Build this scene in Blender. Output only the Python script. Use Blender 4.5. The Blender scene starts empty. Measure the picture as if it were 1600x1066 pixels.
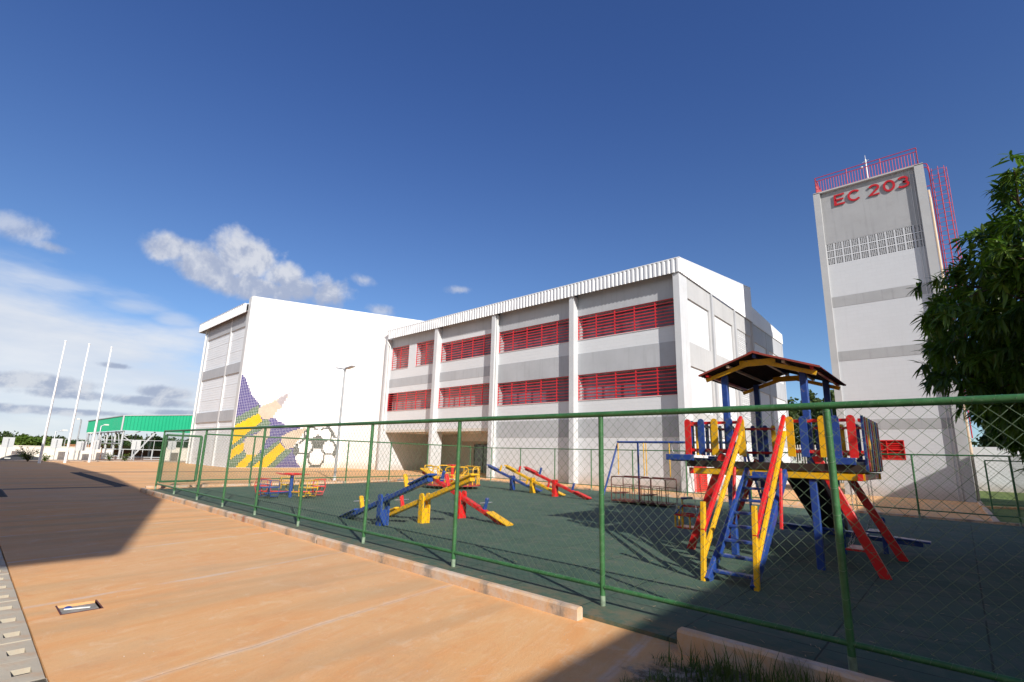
import bpy, math, random
from mathutils import Vector, Matrix, noise
random.seed(7)
R = math.radians
sc = bpy.context.scene
col = sc.collection

# ------------------------------------------------------------------ camera
CAM_F, CAM_CX, CAM_CY, CAM_H = 763.0, 789.0, 553.0, 1.5      # calibrated on a 1600 x 1066 frame
PITCH, ROLL, YAW = R(11.70), R(1.688), R(47.297)
_cp, _sp, _c, _s = math.cos(PITCH), math.sin(PITCH), math.cos(ROLL), math.sin(ROLL)
_right = Vector((math.sin(YAW), math.cos(YAW), 0))            # world: x along the long facade, y towards it
_fwd = Vector((-math.cos(YAW), math.sin(YAW), 0))
_up = Vector((0, 0, 1))
_f = _fwd * _cp + _up * _sp
_d = -_up * _cp + _fwd * _sp
cam_right = _right * _c - _d * _s
cam_down = _right * _s + _d * _c
cam_data = bpy.data.cameras.new('camera')
cam = bpy.data.objects.new('camera', cam_data)
col.objects.link(cam)
m = Matrix((cam_right, -cam_down, -_f)).transposed().to_4x4()
m.translation = Vector((0, 0, CAM_H))
cam.matrix_world = m
cam_data.sensor_width = 36.0
cam_data.lens = CAM_F / 1600 * 36
cam_data.shift_x = (800 - CAM_CX) / 1600
cam_data.shift_y = (CAM_CY - 533) / 1600
cam_data.clip_start = 0.05
cam_data.clip_end = 6000
sc.camera = cam

# ------------------------------------------------------------------ light
SUN_EL = R(29)
SUN_DIR = Vector((0.923 * math.cos(SUN_EL), -0.385 * math.cos(SUN_EL), math.sin(SUN_EL)))
sun_data = bpy.data.lights.new('sun', 'SUN')
sun_data.energy = 4.9
sun_data.angle = R(0.5)
sun_data.color = (1.0, 0.94, 0.86)
sun = bpy.data.objects.new('sun', sun_data)
col.objects.link(sun)
sun.rotation_euler = SUN_DIR.to_track_quat('Z', 'Y').to_euler()
sun.location = (20, -10, 30)
sc.view_settings.view_transform = 'Standard'
sc.view_settings.look = 'None'
sc.view_settings.gamma = 1.0
sc.view_settings.exposure = 0.22

world = bpy.data.worlds.new('World')
sc.world = world
world.use_nodes = True
nt = world.node_tree
nt.nodes.clear()

class NG:
    """small helper for writing node maths"""
    def __init__(s, tree): s.t = tree
    def n(s, typ, **kw):
        nd = s.t.nodes.new(typ)
        for k, v in kw.items(): setattr(nd, k, v)
        return nd
    def put(s, sock, v):
        if isinstance(v, bpy.types.NodeSocket): s.t.links.new(v, sock)
        elif v is not None:
            sock.default_value = v
    def m(s, op, a, b=None, c=None, clamp=False):
        nd = s.n('ShaderNodeMath', operation=op, use_clamp=clamp)
        s.put(nd.inputs[0], a)
        if b is not None: s.put(nd.inputs[1], b)
        if c is not None: s.put(nd.inputs[2], c)
        return nd.outputs[0]
    def vm(s, op, a, b=None):
        nd = s.n('ShaderNodeVectorMath', operation=op)
        s.put(nd.inputs[0], a)
        if b is not None: s.put(nd.inputs[1], b)
        return nd.outputs[0]
    def step(s, x, a, b):
        nd = s.n('ShaderNodeMapRange', interpolation_type='SMOOTHSTEP')
        s.put(nd.inputs[0], x)
        nd.inputs[1].default_value = a; nd.inputs[2].default_value = b
        nd.inputs[3].default_value = 0; nd.inputs[4].default_value = 1
        return nd.outputs[0]
    def lin(s, x, a, b, c=0., d=1.):
        nd = s.n('ShaderNodeMapRange')
        s.put(nd.inputs[0], x)
        for i, v in enumerate((a, b, c, d)): nd.inputs[i + 1].default_value = v
        return nd.outputs[0]
    def mix(s, f, a, b, blend='MIX'):
        nd = s.n('ShaderNodeMix', data_type='RGBA', blend_type=blend)
        s.put(nd.inputs[0], f)
        for i, v in ((6, a), (7, b)):
            if isinstance(v, (tuple, list)): v = (*v[:3], 1)
            s.put(nd.inputs[i], v)
        return nd.outputs[2]
    def noise(s, vec, scale, detail=4, rough=.5, dist=0.):
        nd = s.n('ShaderNodeTexNoise')
        s.put(nd.inputs['Vector'], vec)
        nd.inputs['Scale'].default_value = scale
        nd.inputs['Detail'].default_value = detail
        nd.inputs['Roughness'].default_value = rough
        nd.inputs['Distortion'].default_value = dist
        return nd.outputs[0]
    def scale(s, vec, sx, sy, sz):
        nd = s.n('ShaderNodeMapping')
        s.put(nd.inputs[0], vec)
        nd.inputs['Scale'].default_value = (sx, sy, sz)
        return nd.outputs[0]

g = NG(nt)
out = g.n('ShaderNodeOutputWorld')
sky = g.n('ShaderNodeTexSky', sky_type='NISHITA')
sky.sun_disc = False
sky.sun_elevation = SUN_EL
sky.sun_rotation = math.atan2(SUN_DIR.x, SUN_DIR.y)
sky.air_density = 1.0
sky.dust_density = 0.15
sky.ozone_density = 3.0
sky.altitude = 1100
tc = g.n('ShaderNodeTexCoord')
D = tc.outputs['Generated']
sep = g.n('ShaderNodeSeparateXYZ'); g.put(sep.inputs[0], D)
dx, dy, dz = sep.outputs
AZ = g.m('DEGREES', g.m('ARCTAN2', dy, g.m('MULTIPLY', dx, -1.)))   # 0 along -x, growing towards +y
EL = g.m('DEGREES', g.m('ARCSINE', dz))
n1 = g.noise(D, 9, 8, .62, .35)
n1s = g.noise(g.vm('ADD', D, (.012, -.006, .022)), 9, 8, .62, .35)
n2 = g.noise(D, 30, 7, .62)
nv = g.noise(g.scale(D, 1, 1, 4), 5, 5, .55)
def ell(az, el, ra, re):
    a = g.m('POWER', g.m('DIVIDE', g.m('SUBTRACT', AZ, az), ra), 2.)
    e = g.m('POWER', g.m('DIVIDE', g.m('SUBTRACT', EL, el), re), 2.)
    return g.m('SUBTRACT', 1., g.m('SQRT', g.m('ADD', a, e)))
def union(lst):
    o = lst[0]
    for k in lst[1:]: o = g.m('MAXIMUM', o, k)
    return o
# cumulus bank over the roofs: (azimuth from -x, elevation, half widths)
cum = union([ell(17.9, 19.2, 5.0, 3.1), ell(14.0, 17.9, 4.0, 2.6), ell(11.4, 18.8, 2.8, 1.8), ell(21.5, 18.2, 3.4, 2.2), ell(23.5, 17.2, 3.0, 1.9), ell(26.4, 17.3, 3.2, 2.6), ell(19.5, 16.4, 6.0, 1.9)])
small = union([ell(30.2, 19.0, 2.2, .8), ell(41.5, 18.9, 2.0, .6), ell(32.5, 15.9, 2.4, .8), ell(0.2, 17.3, 2.8, 1.2), ell(2.5, 16.4, 1.6, .6)])
low = union([ell(3.6, 4.9, 5.0, .8), ell(6.0, 4.1, 4.2, .6), ell(12.4, 4.9, 2.6, .75), ell(11.0, 4.0, 4.2, .6), ell(17.5, 4.4, 2.2, .65), ell(4, 2.6, 10, .45), ell(8.5, 7.0, 1.6, .35), ell(14.5, 3.0, 3.5, .4), ell(-8, 5, 6, 1.0)])
nz = g.m('ADD', g.m('MULTIPLY', g.m('SUBTRACT', n1, .5), 1.9), g.m('MULTIPLY', g.m('SUBTRACT', n2, .5), .9))
n3 = g.noise(D, 75, 5, .6)
nz = g.m('ADD', nz, g.m('MULTIPLY', g.m('SUBTRACT', n3, .5), .5))
nc = g.noise(D, 13, 4, .5, .3)
nzc = g.m('ADD', g.m('MULTIPLY', g.m('SUBTRACT', nc, .5), 1.9), g.m('ADD', g.m('MULTIPLY', g.m('SUBTRACT', n2, .5), .7), g.m('MULTIPLY', g.m('SUBTRACT', n3, .5), .25)))
mc = g.step(g.m('ADD', cum, nzc), .02, .62)
ms = g.m('MULTIPLY', g.step(g.m('ADD', small, nz), .0, 1.0), .6)
ml = g.m('MULTIPLY', g.step(g.m('ADD', low, nz), -.12, .5), .8)
# high veil, thick to the left and low down
edge = g.m('ADD', g.m('MULTIPLY', AZ, -.27), 14.2)
veil = g.step(g.m('ADD', g.m('SUBTRACT', edge, EL), g.m('MULTIPLY', g.m('SUBTRACT', nv, .5), 10.)), -2.5, 4.0)
veil = g.m('MULTIPLY', veil, g.step(AZ, 34., 18.))
wisp = g.m('MULTIPLY', g.step(g.m('ADD', union([ell(8.5, 12.6, 5, 1.5), ell(2., 13.4, 6, 1.0), ell(12, 12.0, 3, 1.2)]), g.m('MULTIPLY', g.m('SUBTRACT', nv, .5), 2.2)), .0, .9), .55)
veil = g.m('MULTIPLY', g.m('MAXIMUM', veil, wisp), g.lin(EL, 0., 9., .82, .9))
tint = g.mix(g.step(EL, 4., 46.), (.98, 1.12, 1.26), (.72, .95, 1.46))
skyc = g.mix(1., sky.outputs[0], tint, 'MULTIPLY')
gm = g.n('ShaderNodeGamma'); g.put(gm.inputs[0], skyc); gm.inputs[1].default_value = 1.0
skyc = gm.outputs[0]
K = 9.4   # cloud radiance in the same physical units as the sky before its 0.1 strength
def K3(r, gg, b): return (r * K, gg * K, b * K)
shade = g.step(g.m('ADD', g.m('MULTIPLY', g.m('SUBTRACT', n1, n1s), 6.), g.m('ADD', g.m('MULTIPLY', g.m('SUBTRACT', n2, .5), .8), g.m('MULTIPLY', g.m('SUBTRACT', EL, 17.6), .12))), -.55, .6)
c_veil = g.mix(g.step(nv, .35, .7), K3(.74, .80, .91), K3(.90, .92, .96))
c_cum = g.mix(shade, K3(.46, .52, .68), K3(.80, .82, .88))
shl = g.step(g.m('ADD', g.m('MULTIPLY', g.m('SUBTRACT', n1, n1s), 6.), g.m('MULTIPLY', g.m('SUBTRACT', n2, .5), 1.4)), -.4, .5)
c_low = g.mix(shl, K3(.36, .43, .60), K3(.72, .76, .84))
cc = g.mix(veil, skyc, c_veil)
cc = g.mix(ml, cc, c_low)
cc = g.mix(ms, cc, c_cum)
cc = g.mix(g.m('MULTIPLY', mc, .9), cc, c_cum)
bg = g.n('ShaderNodeBackground')
g.put(bg.inputs[0], cc); bg.inputs[1].default_value = 0.083
nt.links.new(bg.outputs[0], out.inputs[0])

# ------------------------------------------------------------------ materials
def new_mat(name):
    mt = bpy.data.materials.new(name); mt.use_nodes = True
    t = mt.node_tree; b = t.nodes['Principled BSDF']
    return mt, NG(t), b
def objcoord(q):
    return q.n('ShaderNodeTexCoord').outputs['Object']
def bump(q, b, h, strength=.3, dist=.01):
    nd = q.n('ShaderNodeBump'); nd.inputs['Strength'].default_value = strength
    nd.inputs['Distance'].default_value = dist
    q.put(nd.inputs['Height'], h); q.put(b.inputs['Normal'], nd.outputs[0])
def paint(name, c, rough=.45, var=.12, scale=3., metal=0., dirt=None, dirt_amt=.0, bmp=.0, spec=.5, bscale=60, chips=None, runs=0.):
    mt, q, b = new_mat(name)
    v = objcoord(q)
    n = q.noise(v, scale, 5, .6)
    lo = tuple(x * (1 - var) for x in c); hi = tuple(min(1, x * (1 + var)) for x in c)
    cl = q.mix(q.lin(n, .3, .7), lo, hi)
    if dirt:
        n3 = q.noise(v, scale * 2.7, 6, .7, .4)
        cl = q.mix(q.m('MULTIPLY', q.step(n3, .5, .75), dirt_amt), cl, dirt)
    if runs:
        st = q.noise(q.scale(v, 5, 5, .25), 1.0, 6, .7)
        cl = q.mix(q.m('MULTIPLY', q.step(st, .50, .72), runs), cl, tuple(x * .62 for x in c))
    if chips:
        nc = q.noise(v, 13., 6, .75, .5)
        cl = q.mix(q.m('MULTIPLY', q.step(nc, .59, .63), .75), cl, chips)
    q.put(b.inputs['Base Color'], cl)
    q.put(b.inputs['Roughness'], q.lin(n, .3, .7, rough * .85, min(1, rough * 1.15)))
    b.inputs['Metallic'].default_value = metal
    b.inputs['Specular IOR Level'].default_value = spec
    if bmp: bump(q, b, q.noise(v, bscale, 4, .6), bmp, .01)
    return mt
def masonry(name, c, axis, mortar=.93, dirt=.10, strength=.35, bw=.4, rh=.2, streak=.1):
    """painted block wall; axis 'x' for walls running along x, 'y' along y"""
    mt, q, b = new_mat(name)
    v = objcoord(q)
    s_ = q.n('ShaderNodeSeparateXYZ'); q.put(s_.inputs[0], v)
    cb = q.n('ShaderNodeCombineXYZ')
    q.put(cb.inputs[0], s_.outputs[0 if axis == 'x' else 1]); q.put(cb.inputs[1], s_.outputs[2])
    br = q.n('ShaderNodeTexBrick')
    q.put(br.inputs['Vector'], cb.outputs[0])
    br.inputs['Scale'].default_value = 1.0
    br.inputs['Mortar Size'].default_value = .006
    br.inputs['Mortar Smooth'].default_value = .4
    br.inputs['Brick Width'].default_value = bw
    br.inputs['Row Height'].default_value = rh
    br.inputs['Color1'].default_value = (1, 1, 1, 1)
    br.inputs['Color2'].default_value = (.975, .975, .975, 1)
    br.inputs['Mortar'].default_value = (mortar, mortar, mortar, 1)
    n = q.noise(v, .8, 6, .65)
    st = q.noise(q.scale(v, 6, 6, .35), 1.0, 5, .7)
    base = q.mix(q.m('MULTIPLY', q.step(n, .45, .8), dirt), c, tuple(x * .80 for x in c))
    base = q.mix(q.m('MULTIPLY', q.step(st, .52, .8), streak), base, tuple(x * k for x, k in zip(c, (.72, .71, .68))))
    splash = q.m('MULTIPLY', q.step(q.m('ADD', s_.outputs[2], q.m('MULTIPLY', n, -.35)), .6, -.1), .55)
    base = q.mix(splash, base, tuple(x * k for x, k in zip(c, (.72, .55, .42))))
    q.put(b.inputs['Base Color'], q.mix(1., base, br.outputs[0], 'MULTIPLY'))
    b.inputs['Roughness'].default_value = .75
    b.inputs['Specular IOR Level'].default_value = .25
    h = q.m('ADD', q.m('MULTIPLY', br.outputs['Fac'], -1.), q.m('MULTIPLY', q.noise(v, 25, 5, .6), .5))
    bump(q, b, h, strength, .012)
    return mt
M = {}
WHITE = (.67, .69, .715)
GREY = (.435, .45, .475)
M['white_x'] = masonry('white_block_wall', WHITE, 'x')
M['white_y'] = masonry('white_block_wall_side', WHITE, 'y')
M['white_tile'] = masonry('white_tiled_wall', (.80, .80, .795), 'y', mortar=.97, strength=.15, bw=.2, rh=.1, dirt=.03, streak=.02)
M['grey'] = paint('grey_wall_paint', GREY, .7, .07, .7, dirt=(.33, .33, .33), dirt_amt=.25, runs=.35, bmp=.12, bscale=30, spec=.25)
M['endgrey'] = paint('grey_end_wall_paint', (.47, .475, .48), .7, .05, .7, dirt=(.38, .37, .35), dirt_amt=.3, runs=.3, bmp=.12, bscale=30, spec=.25)
M['lgrey'] = paint('pale_concrete_paint', (.60, .605, .61), .7, .05, .7, dirt=(.46, .45, .43), dirt_amt=.22, bmp=.12, bscale=30, spec=.25)
M['pier'] = paint('pale_pier_paint', (.565, .58, .60), .7, .05, .7, dirt=(.48, .44, .40), dirt_amt=.3, runs=.3, bmp=.12, bscale=30, spec=.25)
M['tower_x'] = masonry('tower_block_wall', (.555, .57, .595), 'x', mortar=.93, strength=.32, streak=.2)
M['tgrey'] = paint('tower_grey_render', (.36, .365, .375), .75, .08, .5, dirt=(.27, .27, .27), dirt_amt=.35, runs=.4, bmp=.15, bscale=20, spec=.2)
M['tpier'] = paint('tower_pier_render', (.43, .435, .44), .75, .07, .6, dirt=(.35, .34, .33), dirt_amt=.3, bmp=.15, bscale=20, spec=.2)
M['sheet'] = paint('white_metal_sheet', (.72, .735, .755), .38, .04, .6, spec=.5, dirt=(.6, .58, .54), dirt_amt=.15)
M['soffit'] = paint('ceiling_plaster', (.62, .58, .52), .8, .05, 1.)
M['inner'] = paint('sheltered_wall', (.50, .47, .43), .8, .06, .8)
M['red'] = paint('red_grille_paint', (.62, .022, .032), .4, .1, 1.5)
M['darkglass'] = paint('dark_glass', (.035, .045, .055), .12, .3, .4, spec=.6)
M['greyglass'] = paint('frosted_glass', (.34, .30, .30), .4, .2, .35, spec=.4)
M['mauveglass'] = paint('tinted_glass', (.15, .13, .17), .25, .5, .5, spec=.5)
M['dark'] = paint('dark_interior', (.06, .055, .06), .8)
M['void'] = paint('hole_shade_black', (.014, .012, .011), .95)  # near-black fill standing in for the shade down the holes
M['sign'] = paint('red_letter_paint', (.46, .006, .014), .4, .08, 2)
M['rail'] = paint('red_rail_paint', (.50, .018, .035), .45, .15, 5)
M['pvc'] = paint('white_pipe', (.75, .75, .72), .4, .05)
M['pvcb'] = paint('beige_pipe', (.62, .47, .33), .5, .08)
M['steel'] = paint('galvanised_steel', (.42, .44, .46), .42, .12, 4, metal=.5)
M['pole'] = paint('white_pole_paint', (.82, .82, .82), .35, .03)
M['green'] = paint('green_fence_paint', (.040, .145, .050), .42, .25, 7, dirt=(.15, .25, .15), dirt_amt=.5, bmp=.25, bscale=45)
M['wire'] = paint('green_coated_wire', (.125, .20, .12), .4, .15, 3, metal=.0)
M['postfoot'] = paint('chalky_green_paint', (.22, .30, .21), .7, .4, 14)
M['gyard'] = paint('green_cladding', (.012, .40, .20), .45, .05, .3)
M['pboard'] = paint('grey_board', (.50, .52, .53), .5, .06, 2)
for k, c in dict(pred=(.66, .018, .018), pyel=(.80, .44, .010), pblu=(.020, .062, .27)).items():
    M[k] = paint({'pred': 'red_playground_paint', 'pyel': 'yellow_playground_paint', 'pblu': 'blue_playground_paint'}[k], c, .36, .10, 6, dirt=tuple(x * .5 for x in c), dirt_amt=.5, bmp=.25, bscale=30, chips=(.22, .17, .13))
M['roof'] = paint('red_roof_sheet', (.30, .055, .04), .55, .2, 4, dirt=(.16, .07, .05), dirt_amt=.5)
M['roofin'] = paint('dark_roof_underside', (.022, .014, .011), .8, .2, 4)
M['board'] = paint('dark_deck_board', (.035, .022, .016), .6, .3, 6)
M['chain'] = paint('zinc_chain', (.6, .6, .6), .35, .1, 20, metal=.7)
M['rust'] = paint('rusty_red_steel', (.12, .028, .02), .6, .3, 6, dirt=(.05, .03, .02), dirt_amt=.5)
M['tyre'] = paint('car_glass', (.02, .022, .025), .15)
M['carpaint'] = paint('dark_car_paint', (.05, .055, .065), .2, .05, spec=.8)
M['lamp'] = paint('clear_lamp_cover', (.7, .7, .65), .2)
M['bark'] = paint('bark', (.10, .075, .055), .9, .3, 6, bmp=.6, bscale=15)
M['boundary'] = paint('cream_wall_paint', (.70, .66, .58), .8, .06, .6, dirt=(.5, .42, .33), dirt_amt=.35)
M['earth'] = paint('bare_red_earth', (.34, .15, .07), .9, .2, .4)

def leafmat(name, lo, hi, sc_, rough=.38, trans=.25):
    mt, q, b = new_mat(name)
    v = objcoord(q)
    oi = q.n('ShaderNodeTexNoise'); q.put(oi.inputs['Vector'], v); oi.inputs['Scale'].default_value = sc_
    c = q.mix(q.lin(oi.outputs[0], .32, .68), lo, hi)
    q.put(b.inputs['Base Color'], c)
    b.inputs['Roughness'].default_value = rough
    b.inputs['Specular IOR Level'].default_value = .4
    tr = q.n('ShaderNodeBsdfTranslucent'); q.put(tr.inputs[0], q.mix(1., c, (1.0, 1.25, .4), 'MULTIPLY'))
    mx = q.n('ShaderNodeMixShader'); mx.inputs[0].default_value = trans
    mt.node_tree.links.new(b.outputs[0], mx.inputs[1]); mt.node_tree.links.new(tr.outputs[0], mx.inputs[2])
    mt.node_tree.links.new(mx.outputs[0], mt.node_tree.nodes['Material Output'].inputs[0])
    return mt
M['mango'] = leafmat('mango_leaves', (.030, .075, .014), (.12, .22, .028), 2.2, trans=.36)
M['mango2'] = leafmat('sunlit_mango_leaves', (.11, .20, .03), (.18, .27, .05), 2.)  # yellower leaf colour painting in the sunlit foliage
M['treeleaf'] = leafmat('far_tree_leaves', (.03, .055, .015), (.09, .13, .03), .7, .6)
M['bush'] = leafmat('bush_leaves', (.06, .12, .015), (.16, .24, .03), .9, .6)
M['grassblade'] = leafmat('grass_blades', (.03, .07, .012), (.11, .15, .035), 3., .6)

# plaza: concrete stained by red earth, brushed across, with joints along y and painted wire-shadow streaks
def plaza_mat():
    mt, q, b = new_mat('earth_stained_concrete')
    v = objcoord(q)
    s_ = q.n('ShaderNodeSeparateXYZ'); q.put(s_.inputs[0], v)
    rot = q.n('ShaderNodeMapping'); q.put(rot.inputs[0], v); rot.inputs['Rotation'].default_value = (0, 0, R(-14)); rv = rot.outputs[0]
    streak = q.noise(q.scale(rv, 2.6, .55, 1), 1.0, 8, .70, .8)
    streak2 = q.noise(q.scale(rv, 14, 2.2, 1), 1.0, 7, .75, .5)
    blot = q.noise(v, .75, 7, .68)
    blot2 = q.noise(v, 3.6, 7, .72, .6)
    fine = q.noise(v, 42, 5, .75)
    grit = q.noise(v, 210, 3, .7)
    big = q.noise(v, .12, 3, .5)
    c = q.mix(q.m('MULTIPLY', q.step(streak, .30, .72), .8), (.79, .47, .22), (.79, .35, .115))
    c = q.mix(q.m('MULTIPLY', q.step(streak2, .48, .70), .38), c, (.84, .59, .36))
    c = q.mix(q.m('MULTIPLY', q.step(blot, .50, .66), .34), c, (.55, .36, .21))
    c = q.mix(q.m('MULTIPLY', q.step(blot2, .54, .68), .38), c, (.72, .30, .11))
    c = q.mix(q.m('MULTIPLY', q.step(blot2, .46, .34), .35), c, (.84, .62, .40))
    c = q.mix(q.m('MULTIPLY', q.step(big, .5, .66), .25), c, (.62, .46, .32))
    # mortar-pale joints across the walk
    wob = q.m('MULTIPLY', q.m('SUBTRACT', q.noise(v, .6, 4, .6), .5), .16)
    fr = q.m('FRACT', q.m('DIVIDE', q.m('ADD', q.m('ADD', q.m('ADD', s_.outputs[0], 3.95), q.m('MULTIPLY', s_.outputs[1], .15)), wob), 2.45))
    dj = q.m('ABSOLUTE', q.m('SUBTRACT', fr, .5))
    pale = q.m('MULTIPLY', q.m('MULTIPLY', q.step(dj, .474, .494), q.lin(q.noise(v, 1.6, 6, .75), .38, .58, .0, 1.)), .6)
    c = q.mix(pale, c, (.72, .60, .50))
    wire_shadow = q.noise(q.scale(v, 1.3, .10, 1), 1.0, 3, .5)
    c = q.mix(q.m('MULTIPLY', q.step(wire_shadow, .50, .64), .36), c, (.48, .34, .20))  # broad dark streaks painted in for overhead wire shadows
    spots = q.n('ShaderNodeTexVoronoi'); q.put(spots.inputs['Vector'], v); spots.inputs['Scale'].default_value = 2.3
    sp = q.m('MULTIPLY', q.step(spots.outputs['Distance'], .045, .015), q.step(q.noise(v, .9, 3, .6), .5, .6))
    c = q.mix(sp, c, (.16, .11, .08))
    c = q.mix(q.m('MULTIPLY', q.step(fine, .45, .75), .18), c, (.45, .27, .14))
    ex = q.m('DIVIDE', q.m('SUBTRACT', s_.outputs[0], -1.02), .90); ey = q.m('DIVIDE', q.m('SUBTRACT', s_.outputs[1], 3.62), .62)
    ed = q.m('SQRT', q.m('ADD', q.m('MULTIPLY', ex, ex), q.m('MULTIPLY', ey, ey)))
    sm = q.step(q.m('ADD', ed, q.m('MULTIPLY', q.m('SUBTRACT', q.noise(v, 3.2, 8, .75), .5), 1.5)), 1.08, .82)
    soilc = q.mix(q.step(q.noise(v, 9, 7, .75), .42, .62), (.13, .10, .065), (.36, .31, .26))
    c = q.mix(sm, c, soilc)
    q.put(b.inputs['Base Color'], q.mix(q.m('MULTIPLY', q.step(grit, .45, .8), .25), c, (.34, .2, .11)))
    b.inputs['Roughness'].default_value = .85
    b.inputs['Specular IOR Level'].default_value = .25
    line = q.step(dj, .4965, .4995)
    bump(q, b, q.m('ADD', q.m('MULTIPLY', line, -1.0), q.m('ADD', q.m('MULTIPLY', fine, .6), q.m('ADD', q.m('MULTIPLY', streak2, .5), q.m('MULTIPLY', grit, .25)))), .5, .012)
    return mt
M['plaza'] = plaza_mat()
def turf_mat():
    mt, q, b = new_mat('green_rubber_tiles')
    v = objcoord(q)
    s_ = q.n('ShaderNodeSeparateXYZ'); q.put(s_.inputs[0], v)
    n = q.noise(v, .5, 6, .6); f = q.noise(v, 140, 3, .7); d = q.noise(v, 2.2, 6, .7, .8)
    c = q.mix(q.lin(n, .3, .7), (.048, .096, .068), (.076, .134, .094))
    c = q.mix(q.m('MULTIPLY', q.step(d, .46, .66), .6), c, (.13, .145, .11))
    sc2 = q.noise(q.scale(v, 1.2, 5, 1), 1.0, 7, .75, 1.2)
    c = q.mix(q.m('MULTIPLY', q.step(sc2, .56, .66), .35), c, (.16, .165, .125))
    c = q.mix(q.m('MULTIPLY', q.step(q.noise(v, .23, 4, .6), .52, .64), .4), c, (.11, .13, .10))
    edge_ = q.m('MULTIPLY', q.step(s_.outputs[1], 5.1, 4.3), q.step(q.noise(v, 6, 6, .7), .4, .62))
    c = q.mix(q.m('MULTIPLY', edge_, .55), c, (.26, .17, .10))
    c = q.mix(q.m('MULTIPLY', q.step(f, .5, .8), .5), c, (.10, .14, .12))
    fx = q.m('ABSOLUTE', q.m('SUBTRACT', q.m('FRACT', s_.outputs[0]), .5))
    fy = q.m('ABSOLUTE', q.m('SUBTRACT', q.m('FRACT', s_.outputs[1]), .5))
    j = q.step(q.m('MAXIMUM', fx, fy), .489, .4965)
    dust = q.m('MULTIPLY', j, q.step(q.noise(v, 1.3, 4, .6), .5, .7))
    c = q.mix(q.m('MULTIPLY', j, .7), c, (.012, .025, .022))
    c = q.mix(q.m('MULTIPLY', dust, .6), c, (.20, .22, .18))
    q.put(b.inputs['Base Color'], c)
    b.inputs['Roughness'].default_value = .85
    b.inputs['Specular IOR Level'].default_value = .3
    bump(q, b, q.m('ADD', q.m('MULTIPLY', j, -1.2), q.m('MULTIPLY', f, .5)), .5, .008)
    return mt
M['turf'] = turf_mat()
def kerb_mat():
    mt, q, b = new_mat('earth_stained_kerb')
    v = objcoord(q)
    s_ = q.n('ShaderNodeSeparateXYZ'); q.put(s_.inputs[0], v)
    n = q.noise(v, 4, 6, .7, .4)
    c = q.mix(q.step(n, .35, .62), (.60, .50, .41), (.62, .40, .23))
    fr = q.m('ABSOLUTE', q.m('SUBTRACT', q.m('FRACT', q.m('ADD', s_.outputs[0], .02)), .5))
    near = q.m('MULTIPLY', q.step(q.m('ADD', fr, q.m('MULTIPLY', q.m('SUBTRACT', q.noise(v, 7, 5, .7), .5), .5)), .34, .52), .85)
    c = q.mix(near, c, (.24, .215, .19))
    c = q.mix(q.m('MULTIPLY', q.step(q.noise(v, 2.6, 5, .7), .58, .68), .85), c, (.46, .14, .05))
    q.put(b.inputs['Base Color'], c)
    b.inputs['Roughness'].default_value = .85
    bump(q, b, q.m('ADD', q.noise(v, 25, 5, .7), q.m('MULTIPLY', q.step(fr, .492, .498), -.5)), .5, .01)
    return mt
M['kerb'] = kerb_mat()
def grass_mat():
    mt, q, b = new_mat('lawn')
    v = objcoord(q)
    c = q.mix(q.lin(q.noise(v, 1.1, 6, .7), .3, .7), (.075, .13, .02), (.19, .25, .05))
    c = q.mix(q.m('MULTIPLY', q.step(q.noise(v, 9, 5, .7), .5, .75), .4), c, (.20, .17, .07))
    q.put(b.inputs['Base Color'], c); b.inputs['Roughness'].default_value = .9
    bump(q, b, q.noise(v, 50, 4, .7), .8, .03)
    return mt
M['grass'] = grass_mat()
def ground_mat():
    mt, q, b = new_mat('dry_ground')
    v = objcoord(q)
    c = q.mix(q.step(q.noise(v, .03, 6, .6), .35, .6), (.30, .15, .08), (.10, .12, .045))
    q.put(b.inputs['Base Color'], c); b.inputs['Roughness'].default_value = .95
    return mt
M['ground'] = ground_mat()
M['gravelgrey'] = paint('pit_concrete', (.30, .28, .25), .9, .3, 12, dirt=(.12, .1, .08), dirt_amt=.8)
M['paver'] = paint('precast_concrete', (.47, .42, .33), .85, .12, 1.6, dirt=(.52, .32, .18), dirt_amt=.6, bmp=.3, bscale=40)
for k, c in dict(t_white=(.74, .74, .76), t_purple=(.035, .018, .19), t_green=(.05, .115, .045), t_yellow=(.74, .46, .012), t_cream=(.56, .47, .37), t_lead=(.40, .37, .39), t_black=(.03, .032, .028)).items():
    M[k] = paint('mural_tile' + k[1:], c, .35, .08, 3.)

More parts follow.
